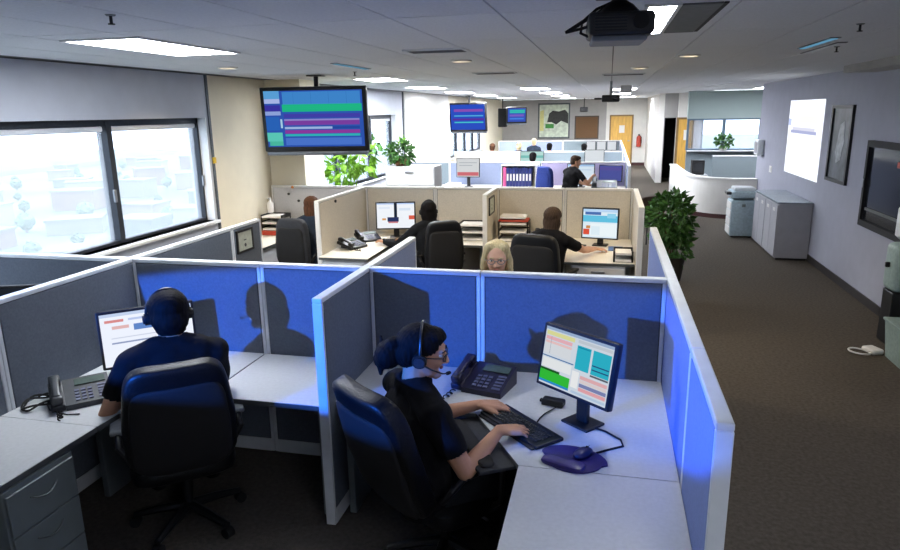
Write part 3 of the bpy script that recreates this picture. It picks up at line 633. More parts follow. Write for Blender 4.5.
# ------------------------------------------------------------------ office chairs
def chair(label, loc, rz, seatm, backm, W=.52, BH=.70, recl=14, arms=True, group='office chairs', seat_z=.47, e=.45, shellm=None, armm=None):
    o = thing('office_chair', label, 'chair', loc, rz, group)
    part('seat', MB().sup((0, .02, seat_z-.05), (W/2, .25, .06), (e, .4), 32, 12), seatm, o, True)
    R = Matrix.Translation((0, -.20, seat_z-.03)) @ Matrix.Rotation(math.radians(recl), 4, 'X')
    def bend(p):
        x, y, z = p; k = z/BH
        wdt = 1-.12*max(0, (k-.6))/.4 if k > .6 else 1-.10*max(0, .25-k)/.25
        return tuple(R @ Vector((x*wdt, y+.35*x*x-.02*math.sin(k*PI*1.6), z)))
    b = part('backrest', MB().sup((0, -.035, BH/2+.04), (W/2, .055, BH/2), (.35, .35), 40, 20, bend), backm, o, True)
    def pipe(s, d):
        pts = []
        for i in range(15):
            z = .12+(BH-.2)*i/14; pts.append(bend((s*(W/2-.075), d, z)))
        return MB().tube(pts, .007, 6)
    for s in (-1, 1): part('seam_piping', pipe(s, .022), seatm, b, True)
    part('back_shell', MB().sup((0, -.075, BH/2), (W/2-.03, .03, BH/2-.06), (.3, .35), 32, 14, bend), shellm or M_blackm, o, True)
    if arms:
        for s in (-1, 1):
            x = s*(W/2+.03)
            a = part('armrest', MB().tube([(x-s*.06, .08, seat_z-.07), (x, .10, seat_z-.02), (x, .12, seat_z+.17), (x, .05, seat_z+.19), (x, -.12, seat_z+.19), (x, -.19, seat_z+.15), (x-s*.05, -.21, seat_z+.08)], .016, 8), M_black, o, True)
            part('arm_pad', MB().rbox((x-.035, -.13, seat_z+.19), (x+.035, .13, seat_z+.22), .013, 3), armm or M_leather, a, True)
    part('seat_plate', MB().rbox((-.12, -.14, seat_z-.14), (.12, .14, seat_z-.10), .01), M_black, o)
    part('gas_column', MB().tube([(0, 0, .10), (0, 0, seat_z-.12)], .028, 12), M_black, o, True)
    part('tilt_lever', MB().tube([(.08, .05, seat_z-.12), (.26, .06, seat_z-.12)], .007, 6), M_chrome, o)
    for k in range(5):
        a = 2*PI*k/5+.3; c, s = math.cos(a), math.sin(a)
        l = part('base_leg', MB().tube([(0, 0, .115), (c*.16, s*.16, .10), (c*.30, s*.30, .075)], [.03, .024, .018], 8), M_black, o, True)
        part('caster', MB().tube([(c*.30-s*.022, s*.30+c*.022, .03), (c*.30+s*.022, s*.30-c*.022, .03)], .03, 12), M_blackm, l, True)
    return o

# ------------------------------------------------------------------ monitors, phones, keyboards
def monitor(loc, rz, W, Ht, zb, rects, bg, label, strength=1.0, roll=0, tilt=4, deep=False):
    """loc = foot on the desk, screen faces local -y, bottom of screen zb above the desk"""
    o = thing('monitor', label, 'monitor', loc, rz, 'computer monitors')
    R = Matrix.Translation((0, 0, zb+Ht/2)) @ Matrix.Rotation(roll, 4, 'Y') @ Matrix.Rotation(math.radians(-tilt), 4, 'X')
    b = MB().rbox((-W/2, -.02, -Ht/2), (W/2, .02, Ht/2), .008); b.rbox((-W/2+.06, .02, -Ht/2+.05), (W/2-.06, .30 if deep else .05, Ht/2-.05), .01)
    part('casing', b.xf(R), M_black, o, True)
    s = obj('screen', rects_mesh(W-.03, Ht-.034, rects, bg, strength, -.0215), o); s.matrix_local = R
    part('bezel', MB().box((-W/2+.004, -.0235, -Ht/2+.004), (W/2-.004, -.0205, -Ht/2+.017)).box((-W/2+.004, -.0235, Ht/2-.017), (W/2-.004, -.0205, Ht/2-.004)).box((-W/2+.004, -.0235, -Ht/2+.017), (-W/2+.016, -.0205, Ht/2-.017)).box((W/2-.016, -.0235, -Ht/2+.017), (W/2-.004, -.0205, Ht/2-.017)).xf(R), M_black, o)
    part('stand_neck', MB().rbox((-.035, .035, .012), (.035, .065, zb+Ht*.4), .008), M_black, o)
    part('stand_foot', MB().rbox((-.085, -.02, 0), (.085, .12, .014), .006), M_black, o)
    return o
crm = [(0, 0, 1, .05, '9fb6d8'), (.02, .07, .45, .14, 'e3e3a0'), (.5, .07, .98, .12, 'c9d2dc'), (.02, .16, .42, .22, 'eeb6c0'), (.02, .24, .42, .28, 'f0c8c8'), (.02, .28, .42, .46, 'dfe4ea'), (.1, .16, .105, .46, '8a98b0'), (.0, .50, .48, .52, '4f7cb0'),
       (.50, .16, .70, .56, '2fb7cf'), (.51, .18, .69, .2, '1a8fb0'), (.73, .16, .98, .56, '2fb7cf'), (.74, .40, .97, .42, '2a4f80'), (.74, .47, .97, .49, '2a4f80'), (.73, .57, .98, .60, '58606c'), (.02, .54, .46, .70, 'eef2f4'), (.0, .72, .3, .76, '1d5a24'), (.0, .76, .46, .93, '35c23d'), (.0, .93, .46, .97, '2b8fd0'),
       (.48, .60, .58, .88, 'f4f6f8'), (.60, .64, .98, .70, 'e7b3b8'), (.60, .71, .98, .76, 'e4d6d8'), (.60, .77, .98, .83, '8088b8'), (.60, .84, .98, .90, 'e9a9b0'), (.5, .93, .98, .97, 'b9d0ea')]
monitor((-.105, 3.10, .72), math.radians(-39), .46, .325, .165, crm, 'd8e2ee', 'wide monitor with coloured call windows facing the woman with the bun', .85, tilt=11)
web = [(.0, 0, 1, .06, 'c3d2ee'), (.05, .12, .25, .17, 'd88a8a'), (.30, .12, .7, .16, 'b9c8ee'), (.35, .24, .62, .36, '5f86c8'), (.12, .24, .3, .30, 'e0b4b4'), (.1, .55, .9, .58, '8f9cc0'), (.1, .46, .85, .48, 'cfd6e8')]
monitor((-2.74, 3.40, .72), math.radians(42), .55, .36, .04, web, 'eef3ff', 'left monitor with white web page behind the headset wearer', 1.0)
monitor((-3.70, 3.45, .72), math.radians(20), .42, .34, .14, [], '3a4250', 'black monitor top showing behind the left side panel', .3)
dual = [(.46, 0, .54, .62, '1c2433'), (.0, .0, .46, .05, 'b8cdf0'), (.54, 0, 1, .05, 'b8cdf0'), (.05, .15, .35, .22, 'dfe8f5'), (.28, .56, .58, .74, '2a3560'), (.14, .60, .24, .68, 'd9a060'), (.85, .5, 1, .66, 'd9604c'), (.3, .74, .56, .80, 'c98088'), (.6, .2, .9, .3, 'd8e4f2')]
monitor((-2.57, 7.92, .72), math.radians(14), .50, .345, .11, dual, 'f0f4fa', 'second-row monitor showing two white windows', 1.0)
mail = [(0, 0, 1, .10, 'b9d6f2'), (.06, .10, .52, .20, '4a6fb0'), (.0, .22, 1, .45, '63c0e0'), (.70, .14, .95, .30, '8fd0ea'), (.10, .58, .22, .68, 'c98a50'), (.02, .70, .2, .9, 'd9523c'), (.22, .5, .98, .95, 'eaf4f8'), (.25, .60, .5, .9, 'dcecf4')]
monitor((-.06, 7.74, .72), math.radians(-9), .42, .36, .085, mail, 'dcebf4', 'second-row right monitor with light blue page', 1.0)
monitor((-2.84, 13.75, .72), 0, .50, .40, .20, [(.02, .75, .98, .95, 'd8737c'), (.1, .2, .9, .24, 'b0b6c0'), (.1, .35, .7, .39, 'b0b6c0')], 'dfe2e4', 'third-row monitor with white page and red band', .9)
monitor((-.53, 13.85, .72), math.radians(-6), .56, .42, .06, [(0, 0, 1, .1, 'a4c4e8'), (.1, .25, .9, .3, 'c0d4ea')], 'd8e6f2', 'third-row monitor in front of the man in black', .95)
monitor((.06, 14.05, .72), math.radians(-14), .48, .34, .10, [(0, .1, 1, .3, '6a5fb0')], '5b63b4', 'purple-blue screen monitor beside the far phone desk', .7)
monitor((-1.95, 17.75, .72), 0, .62, .36, .15, [(.0, .3, 1, .5, '7fc8c0')], 'bfe4e0', 'far teal screen monitor rising over the third-row panel', .9)
monitor((-.35, 17.75, .72), 0, .50, .36, .18, [], 'e6ecf2', 'far white screen monitor above the man\'s desk', .9)
for k, (x, l) in enumerate(((-.6, 'left of three small far monitors at the fifth row'), (-.25, 'middle of three small far monitors at the fifth row'), (.1, 'right of three small far monitors at the fifth row'))):
    monitor((x, 24.0, .72), 0, .32, .32, .16, [], 'e9eef4', l, .9)

def desk_phone(loc, rz, label, m, s=1.0):
    o = thing('desk_phone', label, 'telephone', loc, rz, 'desk phones')   # user side local -y
    wd = MB().add([(-.10*s,-.10*s,0),(.10*s,-.10*s,0),(.10*s,.10*s,0),(-.10*s,.10*s,0),(-.10*s,-.10*s,.025*s),(.10*s,-.10*s,.025*s),(.10*s,.10*s,.085*s),(-.10*s,.10*s,.085*s)], [(0,3,2,1),(4,5,6,7),(0,1,5,4),(1,2,6,5),(2,3,7,6),(3,0,4,7)])
    part('base', wd, m, o)
    S = Matrix.Translation((0, 0, .056*s)) @ Matrix.Rotation(math.atan2(.06, .20), 4, 'X')
    part('handset', MB().rbox((-.155*s, -.10*s, .005), (-.105*s, -.045*s, .045*s), .012, 3).rbox((-.155*s, .045*s, .005), (-.105*s, .10*s, .045*s), .012, 3).rbox((-.148*s, -.08*s, .028*s), (-.112*s, .08*s, .05*s), .010, 3).xf(S), m, o, True)
    part('cradle', MB().rbox((-.16*s, -.10*s, -.03*s), (-.10*s, .10*s, .002), .006).xf(S), m, o)
    part('display', MB().rbox((-.05*s, .035*s, .001), (.085*s, .085*s, .006), .002).xf(S), mat('lcd', '46564f', .25), o)
    for r in range(4):
        for c in range(3): part('key_button', MB().box((-.055*s+c*.028*s, -.085*s+r*.024*s, .001), (-.036*s+c*.028*s, -.070*s+r*.024*s, .006)).xf(S), M_key, o)
    for r in range(5): part('line_button', MB().box((.045*s, -.085*s+r*.022*s, .001), (.085*s, -.072*s+r*.022*s, .005)).xf(S), M_key, o)
    pts = [(-.13*s+.012*math.cos(t*1.9), -.12*s-.010*t*s+.0*t, .012+.008*math.sin(t*1.9)) for t in np.linspace(0, 9, 40)]
    part('coiled_cord', MB().tube(pts, .004, 5), M_blackm, o)
    return o
desk_phone((-2.79, 2.91, .72), math.radians(46), 'grey-black desk phone on the left desk', mat('phone_grey', '33373c', .4), 1.15)
desk_phone((-.61, 3.49, .72), math.radians(-14), 'dark purple desk phone with handset near the blue-lit panel', M_purple, 1.2)
desk_phone((-2.88, 7.25, .72), math.radians(70), 'black desk phone at the end of the second-row left desk', M_black, 1.1)
desk_phone((-2.84, 7.70, .72), math.radians(40), 'second black phone in front of the twin-window monitor', M_black, 1.1)
desk_phone((-.66, 8.02, .72), math.radians(5), 'black phone left of the second-row right monitor', M_black, 1.1)
desk_phone((.0, 13.60, .723), 0, 'wide grey-black phone console at the end of the third-row desk', mat('phone_slate', '3c4448', .5), 1.9)

def keyboard(loc, rz, label, L=.46, D=.17):
    o = thing('keyboard', label, 'keyboard', loc, rz, 'keyboards')
    part('deck', MB().rbox((-L/2, -D/2, 0), (L/2, D/2, .018), .006), M_black, o)
    km = MB().rbox((-.0075, -.0075, 0), (.0075, .0075, .008), .002, 1).mesh('key_cap', mat('key_black', '15171c', .5))
    nx = int((L-.04)/.0185)
    for r in range(5):
        for c in range(nx):
            obj('key_cap', km, o, (-L/2+.028+c*.0185, -D/2+.035+r*.0235, .018))
    part('wrist_edge', MB().rbox((-L/2+.01, -D/2-.02, 0), (L/2-.01, -D/2, .010), .004), M_black, o)
    return o
keyboard((-.375, 3.035, .722), math.radians(-45), 'black keyboard under the hands of the woman with the bun')
keyboard((-.45, 7.72, .722), math.radians(-22), 'black keyboard before the second-row right monitor')
keyboard((-2.45, 7.70, .722), math.radians(20), 'black keyboard before the twin-window monitor', .40)
keyboard((-2.55, 3.17, .722), math.radians(42), 'black keyboard hidden before the left worker', .42)

# keyboard tray, mouse pad, mouse and cables at the right desk
o = thing('wrist_tray', 'black padded keyboard tray at the edge of the right desk', 'tray', (-.53, 2.905, .69), math.radians(-59))
part('tray_board', MB().rbox((-.27, -.13, -.012), (.27, .10, .010), .01), M_leather2, o, True); part('palm_rest', MB().sup((0, -.075, .016), (.25, .04, .014), (.5, .4), 28, 8), M_blackm, o, True)
part('tray_rail', MB().box((-.04, -.02, -.03), (.04, .16, -.012)), M_metal, o)
o = thing('mouse_pad', 'purple gel mouse pad on the right desk', 'mouse pad', (-.10, 2.765, .72), math.radians(-20))
pts = [(.155*math.cos(t)*(1.0 if math.sin(t) > 0 else .85), .115*math.sin(t)) for t in np.linspace(0, 2*PI, 29)[:-1]]
part('pad', MB().prism(pts, 0, .007), M_pad, o); part('gel_rest', MB().sup((-.02, -.07, .012), (.10, .04, .016), (.6, .5), 28, 8), M_pad, o, True)
o = thing('mouse', 'dark computer mouse on the purple pad', 'mouse', (-.06, 2.80, .727), math.radians(-35))
part('shell', MB().sup((0, 0, .012), (.032, .055, .022), (.9, .8), 20, 12, lambda p: (p[0], p[1], max(p[2], 0))), mat('mouse_violet', '1b1740', .35), o, True); part('wheel', MB().tube([(-.004, .03, .029), (.004, .03, .029)], .008, 10), M_black, o); part('button_gap', MB().box((-.001, .0, .032), (.001, .05, .0335)), M_black, o)
tag(part('monitor_cable', MB().tube([(-.02, 3.09, .728), (.04, 3.06, .726), (.11, 2.99, .725), (.12, 2.93, .725), (.05, 2.88, .725), (0, 2.84, .725)], .005, 6), M_blackm, None, True), 'thin black cable looping on the desk right of the monitor foot', 'cable')
tag(part('keyboard_cable', MB().tube([(-.22, 3.28, .728), (-.27, 3.2, .726), (-.29, 3.14, .726), (-.30, 3.08, .726)], .004, 6), M_blackm, None, True), 'thin black cable between keyboard and monitor foot', 'cable')
o = thing('power_adapter', 'small black adapter lying left of the monitor foot', 'adapter', (-.235, 3.33, .72), math.radians(-15))
part('body', MB().rbox((-.06, -.03, 0), (.06, .03, .035), .008), M_black, o); part('plug', MB().rbox((-.075, -.012, .008), (-.06, .012, .024), .004), M_blackm, o)
tag(part('cable_bundle', MB().tube([(-3.0+.065*math.cos(t)*(1+.15*math.sin(3*t)), 2.78+.09*math.sin(t), .728+.012*(1+math.sin(2.3*t))) for t in np.linspace(0, 15, 60)], .006, 6), M_blackm, None, True), 'coiled black cable bundle beside the left desk phone', 'cable')
tag(part('desk_cable', MB().tube([(-2.94, 2.78, .726), (-2.88, 2.73, .726), (-2.8, 2.71, .726), (-2.74, 2.70, .726), (-2.68, 2.72, .726)], .004, 6), M_blackm, None, True), 'thin cable trailing along the front of the left desk phone', 'cable')

# ------------------------------------------------------------------ small things on the panels and desks
def small_frame(loc, rz, w_, h_, label):
    o = thing('picture_frame', label, 'picture', loc, rz)
    part('frame', MB().box((-w_/2, -.015, -h_/2), (w_/2, 0, -h_/2+.018)).box((-w_/2, -.015, h_/2-.018), (w_/2, 0, h_/2)).box((-w_/2, -.015, -h_/2+.018), (-w_/2+.018, 0, h_/2-.018)).box((w_/2-.018, -.015, -h_/2+.018), (w_/2, 0, h_/2-.018)), M_black, o)
    part('certificate', MB().box((-w_/2+.018, -.008, -h_/2+.018), (w_/2-.018, -.002, h_/2-.018)), mat('certificate_paper', 'bcc2b4', .7), o)
    part('printed_seal', MB().lathe([(.002, 0), (.016, 0), (.016, .002), (.002, .002)], 12).xf(Matrix.Translation((0, -.008, -h_*.2)) @ Matrix.Rotation(PI/2, 4, 'X')), M_edge, o)
    part('printed_mark', MB().box((-.02, -.0095, .0), (.02, -.008, .01)), M_edge, o)
    return o
small_frame((-3.12+T2, 5.20, 1.185), PI/2, .27, .20, 'small black framed certificate on the narrow left side panel')
small_frame((-1.36+T2, 7.78, 1.17), PI/2, .34, .21, 'small black framed certificate on the short second-row divider')
def tray_stack(loc, rz, label, n=3, m=None, paper=None, w_=.32, d_=.26, dz=.075, top=None):
    o = thing('paper_tray', label, 'tray', loc, rz)
    for k in range(n):
        z = k*dz
        t_ = part('tray', MB().rbox((-w_/2, -d_/2, z), (w_/2, d_/2, z+.008), .003).box((-w_/2, -d_/2, z), (-w_/2+.008, d_/2, z+.045)).box((w_/2-.008, -d_/2, z), (w_/2, d_/2, z+.045)).box((-w_/2, d_/2-.008, z), (w_/2, d_/2, z+.045)), m or M_black, o)
        part('paper_stack', MB().box((-w_/2+.02, -d_/2-.01, z+.008), (w_/2-.02, d_/2-.02, z+.03)), paper or M_paper, t_)
    for sx in (-1, 1):
        for sy in (-1, 1): part('tray_post', MB().box((sx*(w_/2-.006)-.006, sy*(d_/2-.006)-.006, 0), (sx*(w_/2-.006)+.006, sy*(d_/2-.006)+.006, (n-1)*dz+.045)), m or M_black, o)
    if top: part('top_folder', MB().rbox((-w_/2+.005, -d_/2-.01, (n-1)*dz+.046), (w_/2-.005, d_/2-.02, (n-1)*dz+.062), .003), top, o)
    return o
tray_stack((-1.58, 7.98, .72), 0, 'black paper trays left of the short second-row divider', 3, dz=.085, w_=.34)
tray_stack((-1.08, 7.98, .72), 0, 'black paper trays topped with red-edged folder', 3, top=M_red, dz=.10, w_=.36)
tag(part('paper_pile', MB().rbox((-1.24, 7.84, 1.003), (-.93, 8.08, 1.03), .004), M_paper), 'white paper pile on the red folder of the tray stack', 'paper')
tray_stack((.19, 7.03, .72), 0, 'black trays at the near corner of the second-row right desk', 2, w_=.20, d_=.24, dz=.07)
tray_stack((-4.25, 7.98, .78), 0, 'black paper trays crowded beside the cream column', 3, w_=.30, dz=.08)
tag(part('red_box_file', MB().rbox((-4.39, 7.83, .72), (-4.10, 8.12, .778), .005), M_red), 'red box file under the black trays by the column', 'box file')
o = thing('white_bottle', 'white pump bottle standing on the trays by the column', 'bottle', (-4.32, 7.98, 1.0)); part('bottle_body', MB().lathe([(.035, 0), (.04, .02), (.04, .12), (.015, .15), (.012, .18)], 14), M_paper, o, True); part('pump', MB().rbox((-.02, -.03, .18), (.012, .01, .195), .004), M_trimw, o)
for k in range(4):
    o = thing('desk_clutter', ['black pen cup beside the trays by the column', 'black tape dispenser near the column desk', 'small black camera on the column desk', 'dark stapler near the brown-haired worker'][k], 'desk item', (-4.02+.14*k, 8.05-.03*k, .72), .3*k)
    if k == 0: part('cup', MB().lathe([(.035, 0), (.04, .11), (.036, .11), (.03, .01)], 14), M_black, o, True); part('pen', MB().tube([(0, 0, .01), (.03, .02, .20)], .005, 6), M_navy, o); part('pen', MB().tube([(0, 0, .01), (-.03, .01, .19)], .005, 6), M_red, o)
    elif k == 1: part('dispenser_body', MB().rbox((-.03, -.08, 0), (.03, .08, .05), .015), M_black, o); part('tape_roll', MB().tube([(-.012, .02, .06), (.012, .02, .06)], .04, 16), M_metal, o, True)
    elif k == 2: part('camera_body', MB().rbox((-.05, -.03, 0), (.05, .03, .09), .012), M_black, o); part('camera_lens', MB().tube([(0, -.05, .045), (0, -.03, .045)], .025, 14), M_gloss, o)
    else: part('stapler_base', MB().rbox((-.02, -.07, 0), (.02, .07, .012), .004), M_black, o); part('stapler_arm', MB().rbox((-.018, -.065, .018), (.018, .07, .045), .008).xf(Matrix.Rotation(.12, 4, 'X')), M_black, o)
for k, (x, z, m, l) in enumerate(((-4.10, 1.31, M_orange, 'orange pin on the grey panel below the television'), (-4.16, 1.22, M_black, 'black pin on the grey panel, the left of two'), (-4.02, 1.13, M_black, 'black pin on the grey panel, the right of two'))):
    o = thing('push_pin', l, 'pin', (x, R2-T2+.004, z)); part('pin_head', MB().tube([(0, -.022, 0), (0, -.008, 0)], .018, 10), m, o); part('pin_shaft', MB().tube([(0, -.008, 0), (0, 0, 0)], .008, 6), M_chrome, o)
o = thing('push_pin', 'black round pin on top of the long beige side panel', 'pin', (-3.1+T2, 7.2, 1.27), PI/2); part('pin_head', MB().tube([(0, -.018, 0), (0, -.004, 0)], .018, 10), M_black, o); part('pin_shaft', MB().tube([(0, -.004, 0), (0, 0, 0)], .008, 6), M_chrome, o)
tag(part('blue_notebook', MB().rbox((.04, 7.48, .72), (.20, 7.68, .735), .003), mat('blue_cover', '4f74b0', .5)), 'blue notebook on the second-row right desk', 'book')
tag(part('paper_sheet', MB().box((.08, 7.2, .72), (.28, 7.46, .724)), M_paper), 'white paper sheet near the second-row right desk trays', 'paper')
# third row: binders and rack
o = thing('desk_organizer', 'white desk organizer holding navy binders on the third-row desk', 'organizer', (-1.78, 13.85, .72))
part('shell', MB().box((-.36, -.15, 0), (-.34, .15, .46)).box((.34, -.15, 0), (.36, .15, .46)).box((-.34, .13, 0), (.34, .15, .46)).box((-.34, -.15, 0), (.34, .13, .02)).box((-.34, -.15, .44), (.34, .13, .46)), M_metalw, o)
for k in range(9):
    o = tag(part('binder', MB().rbox((-2.10+.066*k, 13.71, .742), (-2.10+.066*k+.06, 13.95, 1.13-.01*(k % 3)), .005), M_pink if k == 0 else M_navy), 'bright pink binder at the left end of the organizer' if k == 0 else 'navy binder with pale spine label in the white organizer', 'binder', 'binders in the organizer')
    if k: part('spine_label', MB().box((-2.10+.066*k+.012, 13.705, .86), (-2.10+.066*k+.048, 13.709, 1.0)), M_paper, o)
for k in range(5):
    tag(part('ring_binder', MB().rbox((-1.36+.055*k-.03, 13.72, .72), (-1.36+.055*k+.02, 13.96, .98-.02*(k % 2)), .005), [M_paper, M_navy, M_paper, mat('sky_cover', '8fb4d0', .6), M_navy][k]), ['white ring binder next to the organizer', 'navy ring binder next to the white one', 'second white ring binder on the third-row desk', 'sky-blue ring binder on the third-row desk', 'navy ring binder nearest the blue chair'][k], 'binder')
tag(part('storage_box', MB().rbox((-3.3, 13.55, .72), (-3.02, 13.9, .80), .01), M_paper), 'white flat box under the third-row monitor', 'box')
tag(part('side_cabinet', MB().rbox((-3.02, 16.6, 0), (-2.55, 17.1, 1.24), .01), M_beige), 'beige box-shaped cabinet rising behind the third-row panel', 'cabinet')

# office beyond the half wall
o = thing('office_screen', 'slate fabric screen inside the glazed office', 'partition', (3.35, 17.9, 0)); part('fabric_panel', MB().rbox((-.80, -.03, .05), (.95, .03, 1.07), .01), M_slate, o); part('cap', MB().rbox((-.81, -.035, 1.07), (.96, .035, 1.10), .006), M_trim, o); part('foot', MB().box((-.8, -.15, 0), (-.7, .15, .05)).box((.7, -.15, 0), (.8, .15, .05)), M_black, o)
o = thing('computer_tower', 'small black computer beside the slate office screen', 'computer', (2.20, 18.0, .0)); part('plinth', MB().rbox((-.25, -.2, 0), (.25, .2, .62), .01), M_metalg, o); part('case', MB().rbox((-.14, -.15, .62), (.16, .15, .98), .015), M_black, o); part('front_panel', MB().box((-.10, -.156, .68), (.12, -.151, .92)), M_gloss, o)

# things at the right frame edge
o = thing('water_cooler', 'pale water cooler on a black stand at the right edge', 'cooler', (2.80, 6.98, 0))
part('stand', MB().rbox((-.13, -.12, 0), (.13, .12, .52), .01), M_black, o); part('body', MB().rbox((-.15, -.14, .52), (.15, .14, .98), .06, 3), M_teal, o, True); part('bottle', MB().lathe([(.05, .98), (.13, 1.05), (.13, 1.3), (.10, 1.36), (.02, 1.38)], 18), M_trim, o, True); part('tap', MB().rbox((-.19, -.03, .75), (-.15, .0, .80), .008), M_black, o)
o = thing('storage_bin', 'pale teal bin standing on the carpet at the right edge', 'bin', (2.78, 6.33, 0)); part('bin_body', MB().add([(-.22,-.22,0),(.18,-.22,0),(.18,.22,0),(-.22,.22,0),(-.25,-.25,.34),(.18,-.25,.34),(.18,.25,.34),(-.25,.25,.34)], [(0,3,2,1),(4,5,6,7),(0,1,5,4),(1,2,6,5),(2,3,7,6),(3,0,4,7)]), M_teal, o); part('rim', MB().rbox((-.265, -.265, .34), (.188, .265, .365), .008), M_teal, o)
o = thing('cord_adapter', 'white adapter with looped cord on the carpet at right', 'adapter', (2.47, 6.62, 0), .4); part('body', MB().rbox((-.05, -.08, 0), (.07, .08, .05), .02, 3), M_paper, o, True); part('loop_cord', MB().tube([(-.05+.09*math.cos(t)-.08, .09*math.sin(t), .012+.02*abs(math.sin(t/2))) for t in np.linspace(.3, 6, 24)], .008, 6), M_paper, o, True)

# ------------------------------------------------------------------ plants
def leaf_cloud(n, cx, rad, L, seed, droop=.4, shell=.55, fn=None):
    r = np.random.default_rng(seed); mb = MB()
    for _ in range(n):
        d = r.normal(size=3); d /= np.linalg.norm(d); q = d*(shell+(1-shell)*r.random())*np.array(rad)
        p = Vector(cx)+Vector(q); dirv = (Vector(d)+Vector(r.normal(size=3))*.6); dirv.z -= droop; dirv.normalize()
        s = dirv.cross(Vector(r.normal(size=3))); s.normalize(); ll = L*(.7+.6*r.random()); ww = ll*.27; nrm = s.cross(dirv)
        a = p; b = p+dirv*ll*.45+s*ww-nrm*ll*.05; c = p+dirv*ll-nrm*ll*.18; e = p+dirv*ll*.45-s*ww-nrm*ll*.05; m_ = p+dirv*ll*.5+nrm*ll*.03
        mb.add([a, b, c, e, m_], [(0, 1, 4), (1, 2, 4), (2, 3, 4), (3, 0, 4)])
    return mb
def foliage(parent, mb, m):
    o = part('foliage', mb, m, parent); o['kind'] = 'stuff'; return o
o = thing('potted_ficus', 'dark green leafy potted ficus standing in the aisle', 'plant', (.86, 9.15, 0))
part('pot', MB().lathe([(.13, 0), (.15, .02), (.19, .32), (.20, .34), (.18, .34), (.17, .30), (.002, .29)], 24), M_potd, o, True)
for k in range(3): part('stem', MB().tube([(.03*k-.03, .02*k, .28), (.05*k-.06, .04*k-.03, .55), (.12*k-.13, .10*k-.10, .95)], [.018, .015, .008], 7), M_bark, o, True)
foliage(o, leaf_cloud(950, (-.03, 0, .84), (.29, .29, .37), .10, 3), M_leaf)
foliage(o, leaf_cloud(260, (.04, -.04, .48), (.20, .20, .26), .10, 4), M_leaf)
o = thing('potted_plant', 'bushy green plant in clay pot on the white filing cabinet', 'plant', (-3.20, 10.22, 1.44))
part('pot', MB().lathe([(.08, 0), (.11, .10), (.115, .11), (.09, .11), (.002, .10)], 18), M_pot, o, True); foliage(o, leaf_cloud(330, (0, 0, .20), (.22, .18, .17), .09, 5, .2), M_leaf)
part('stem', MB().tube([(0, 0, .09), (.03, 0, .22), (.02, .02, .40)], .007, 6), M_leaf, o); 
foliage(o, leaf_cloud(18, (.02, 0, .38), (.05, .05, .06), .06, 15), M_leaf2)
o = thing('leafy_plant', 'tall yellow-green leafy plant before the second window', 'plant', (-3.95, 9.85, 0))
part('pot', MB().lathe([(.15, 0), (.20, .38), (.21, .40), (.18, .40), (.002, .38)], 20), M_potw, o, True)
for k in range(4): part('stem', MB().tube([(0, 0, .36), (.06*k-.10, .03*k-.04, 1.0), (.14*k-.22, .05*k-.08, 1.55+.06*k)], [.014, .011, .006], 6), M_leaf2, o, True)
foliage(o, leaf_cloud(90, (-.1, 0, 1.38), (.22, .2, .30), .16, 6, .3), M_leaf2); foliage(o, leaf_cloud(60, (.18, 0, 1.58), (.30, .2, .22), .18, 7, .2), M_leaf2); foliage(o, leaf_cloud(26, (.42, 0, 1.78), (.14, .1, .09), .14, 8), M_leaf)
o = thing('potted_plant', 'round green plant on the glazed office window sill', 'plant', (3.02, 19.56, 1.13)); part('pot', MB().lathe([(.09, 0), (.12, .10), (.09, .10), (.002, .09)], 14), M_potw, o, True); foliage(o, leaf_cloud(220, (0, -.06, .24), (.22, .10, .17), .10, 9, .1), M_leaf)
o = thing('office_chair', 'dark brown chair half hidden behind the far aisle panel', 'chair', (.62, 11.4, 0), .5); part('seat', MB().sup((0, 0, .45), (.22, .22, .05), (.5, .4)), M_leather2, o, True); part('backrest', MB().sup((0, -.2, .68), (.2, .04, .2), (.4, .4)), mat('brown_fabric', '4a3a30', .9), o, True)
for sx in (-.17, .17):
    for sy in (-.17, .17): part('leg', MB().tube([(sx, sy, 0), (sx, sy, .42)], .014, 6), M_black, o)

# ------------------------------------------------------------------ people
def V(*a): return np.array(a, float)
def cone_mesh(mb, p0, r0, p1, r1, n=14, caps=4):
    p0, p1 = Vector(p0), Vector(p1); ax = p1-p0; L = ax.length; ax = ax/L if L > 1e-6 else Vector((0, 0, 1))
    u = ax.orthogonal().normalized(); q = ax.cross(u); rings = []
    for i in range(caps+1):
        a = -PI/2+PI/2*i/caps; rings.append((p0+ax*(r0*math.sin(a)), max(r0*math.cos(a), r0*.02)))
    for i in range(caps+1):
        a = PI/2*i/caps; rings.append((p1+ax*(r1*math.sin(a)), max(r1*math.cos(a), r1*.02)))
    v = []; 
    for c, r in rings: v += [c+(u*math.cos(2*PI*j/n)+q*math.sin(2*PI*j/n))*r for j in range(n)]
    k = len(rings)
    f = [(i*n+j, i*n+(j+1) % n, (i+1)*n+(j+1) % n, (i+1)*n+j) for i in range(k-1) for j in range(n)]
    f += [tuple(range(n))[::-1], tuple(range((k-1)*n, k*n))]
    mb.add(v, f)
def ell_mesh(mb, c, r, R=None, nu=28, nv=18):
    R = R or Matrix.Identity(3)
    mb.sup((0, 0, 0), (1, 1, 1), (1, 1), nu, nv, lambda p: tuple(Vector(c)+R @ Vector((p[0]*r[0], p[1]*r[1], p[2]*r[2]))))
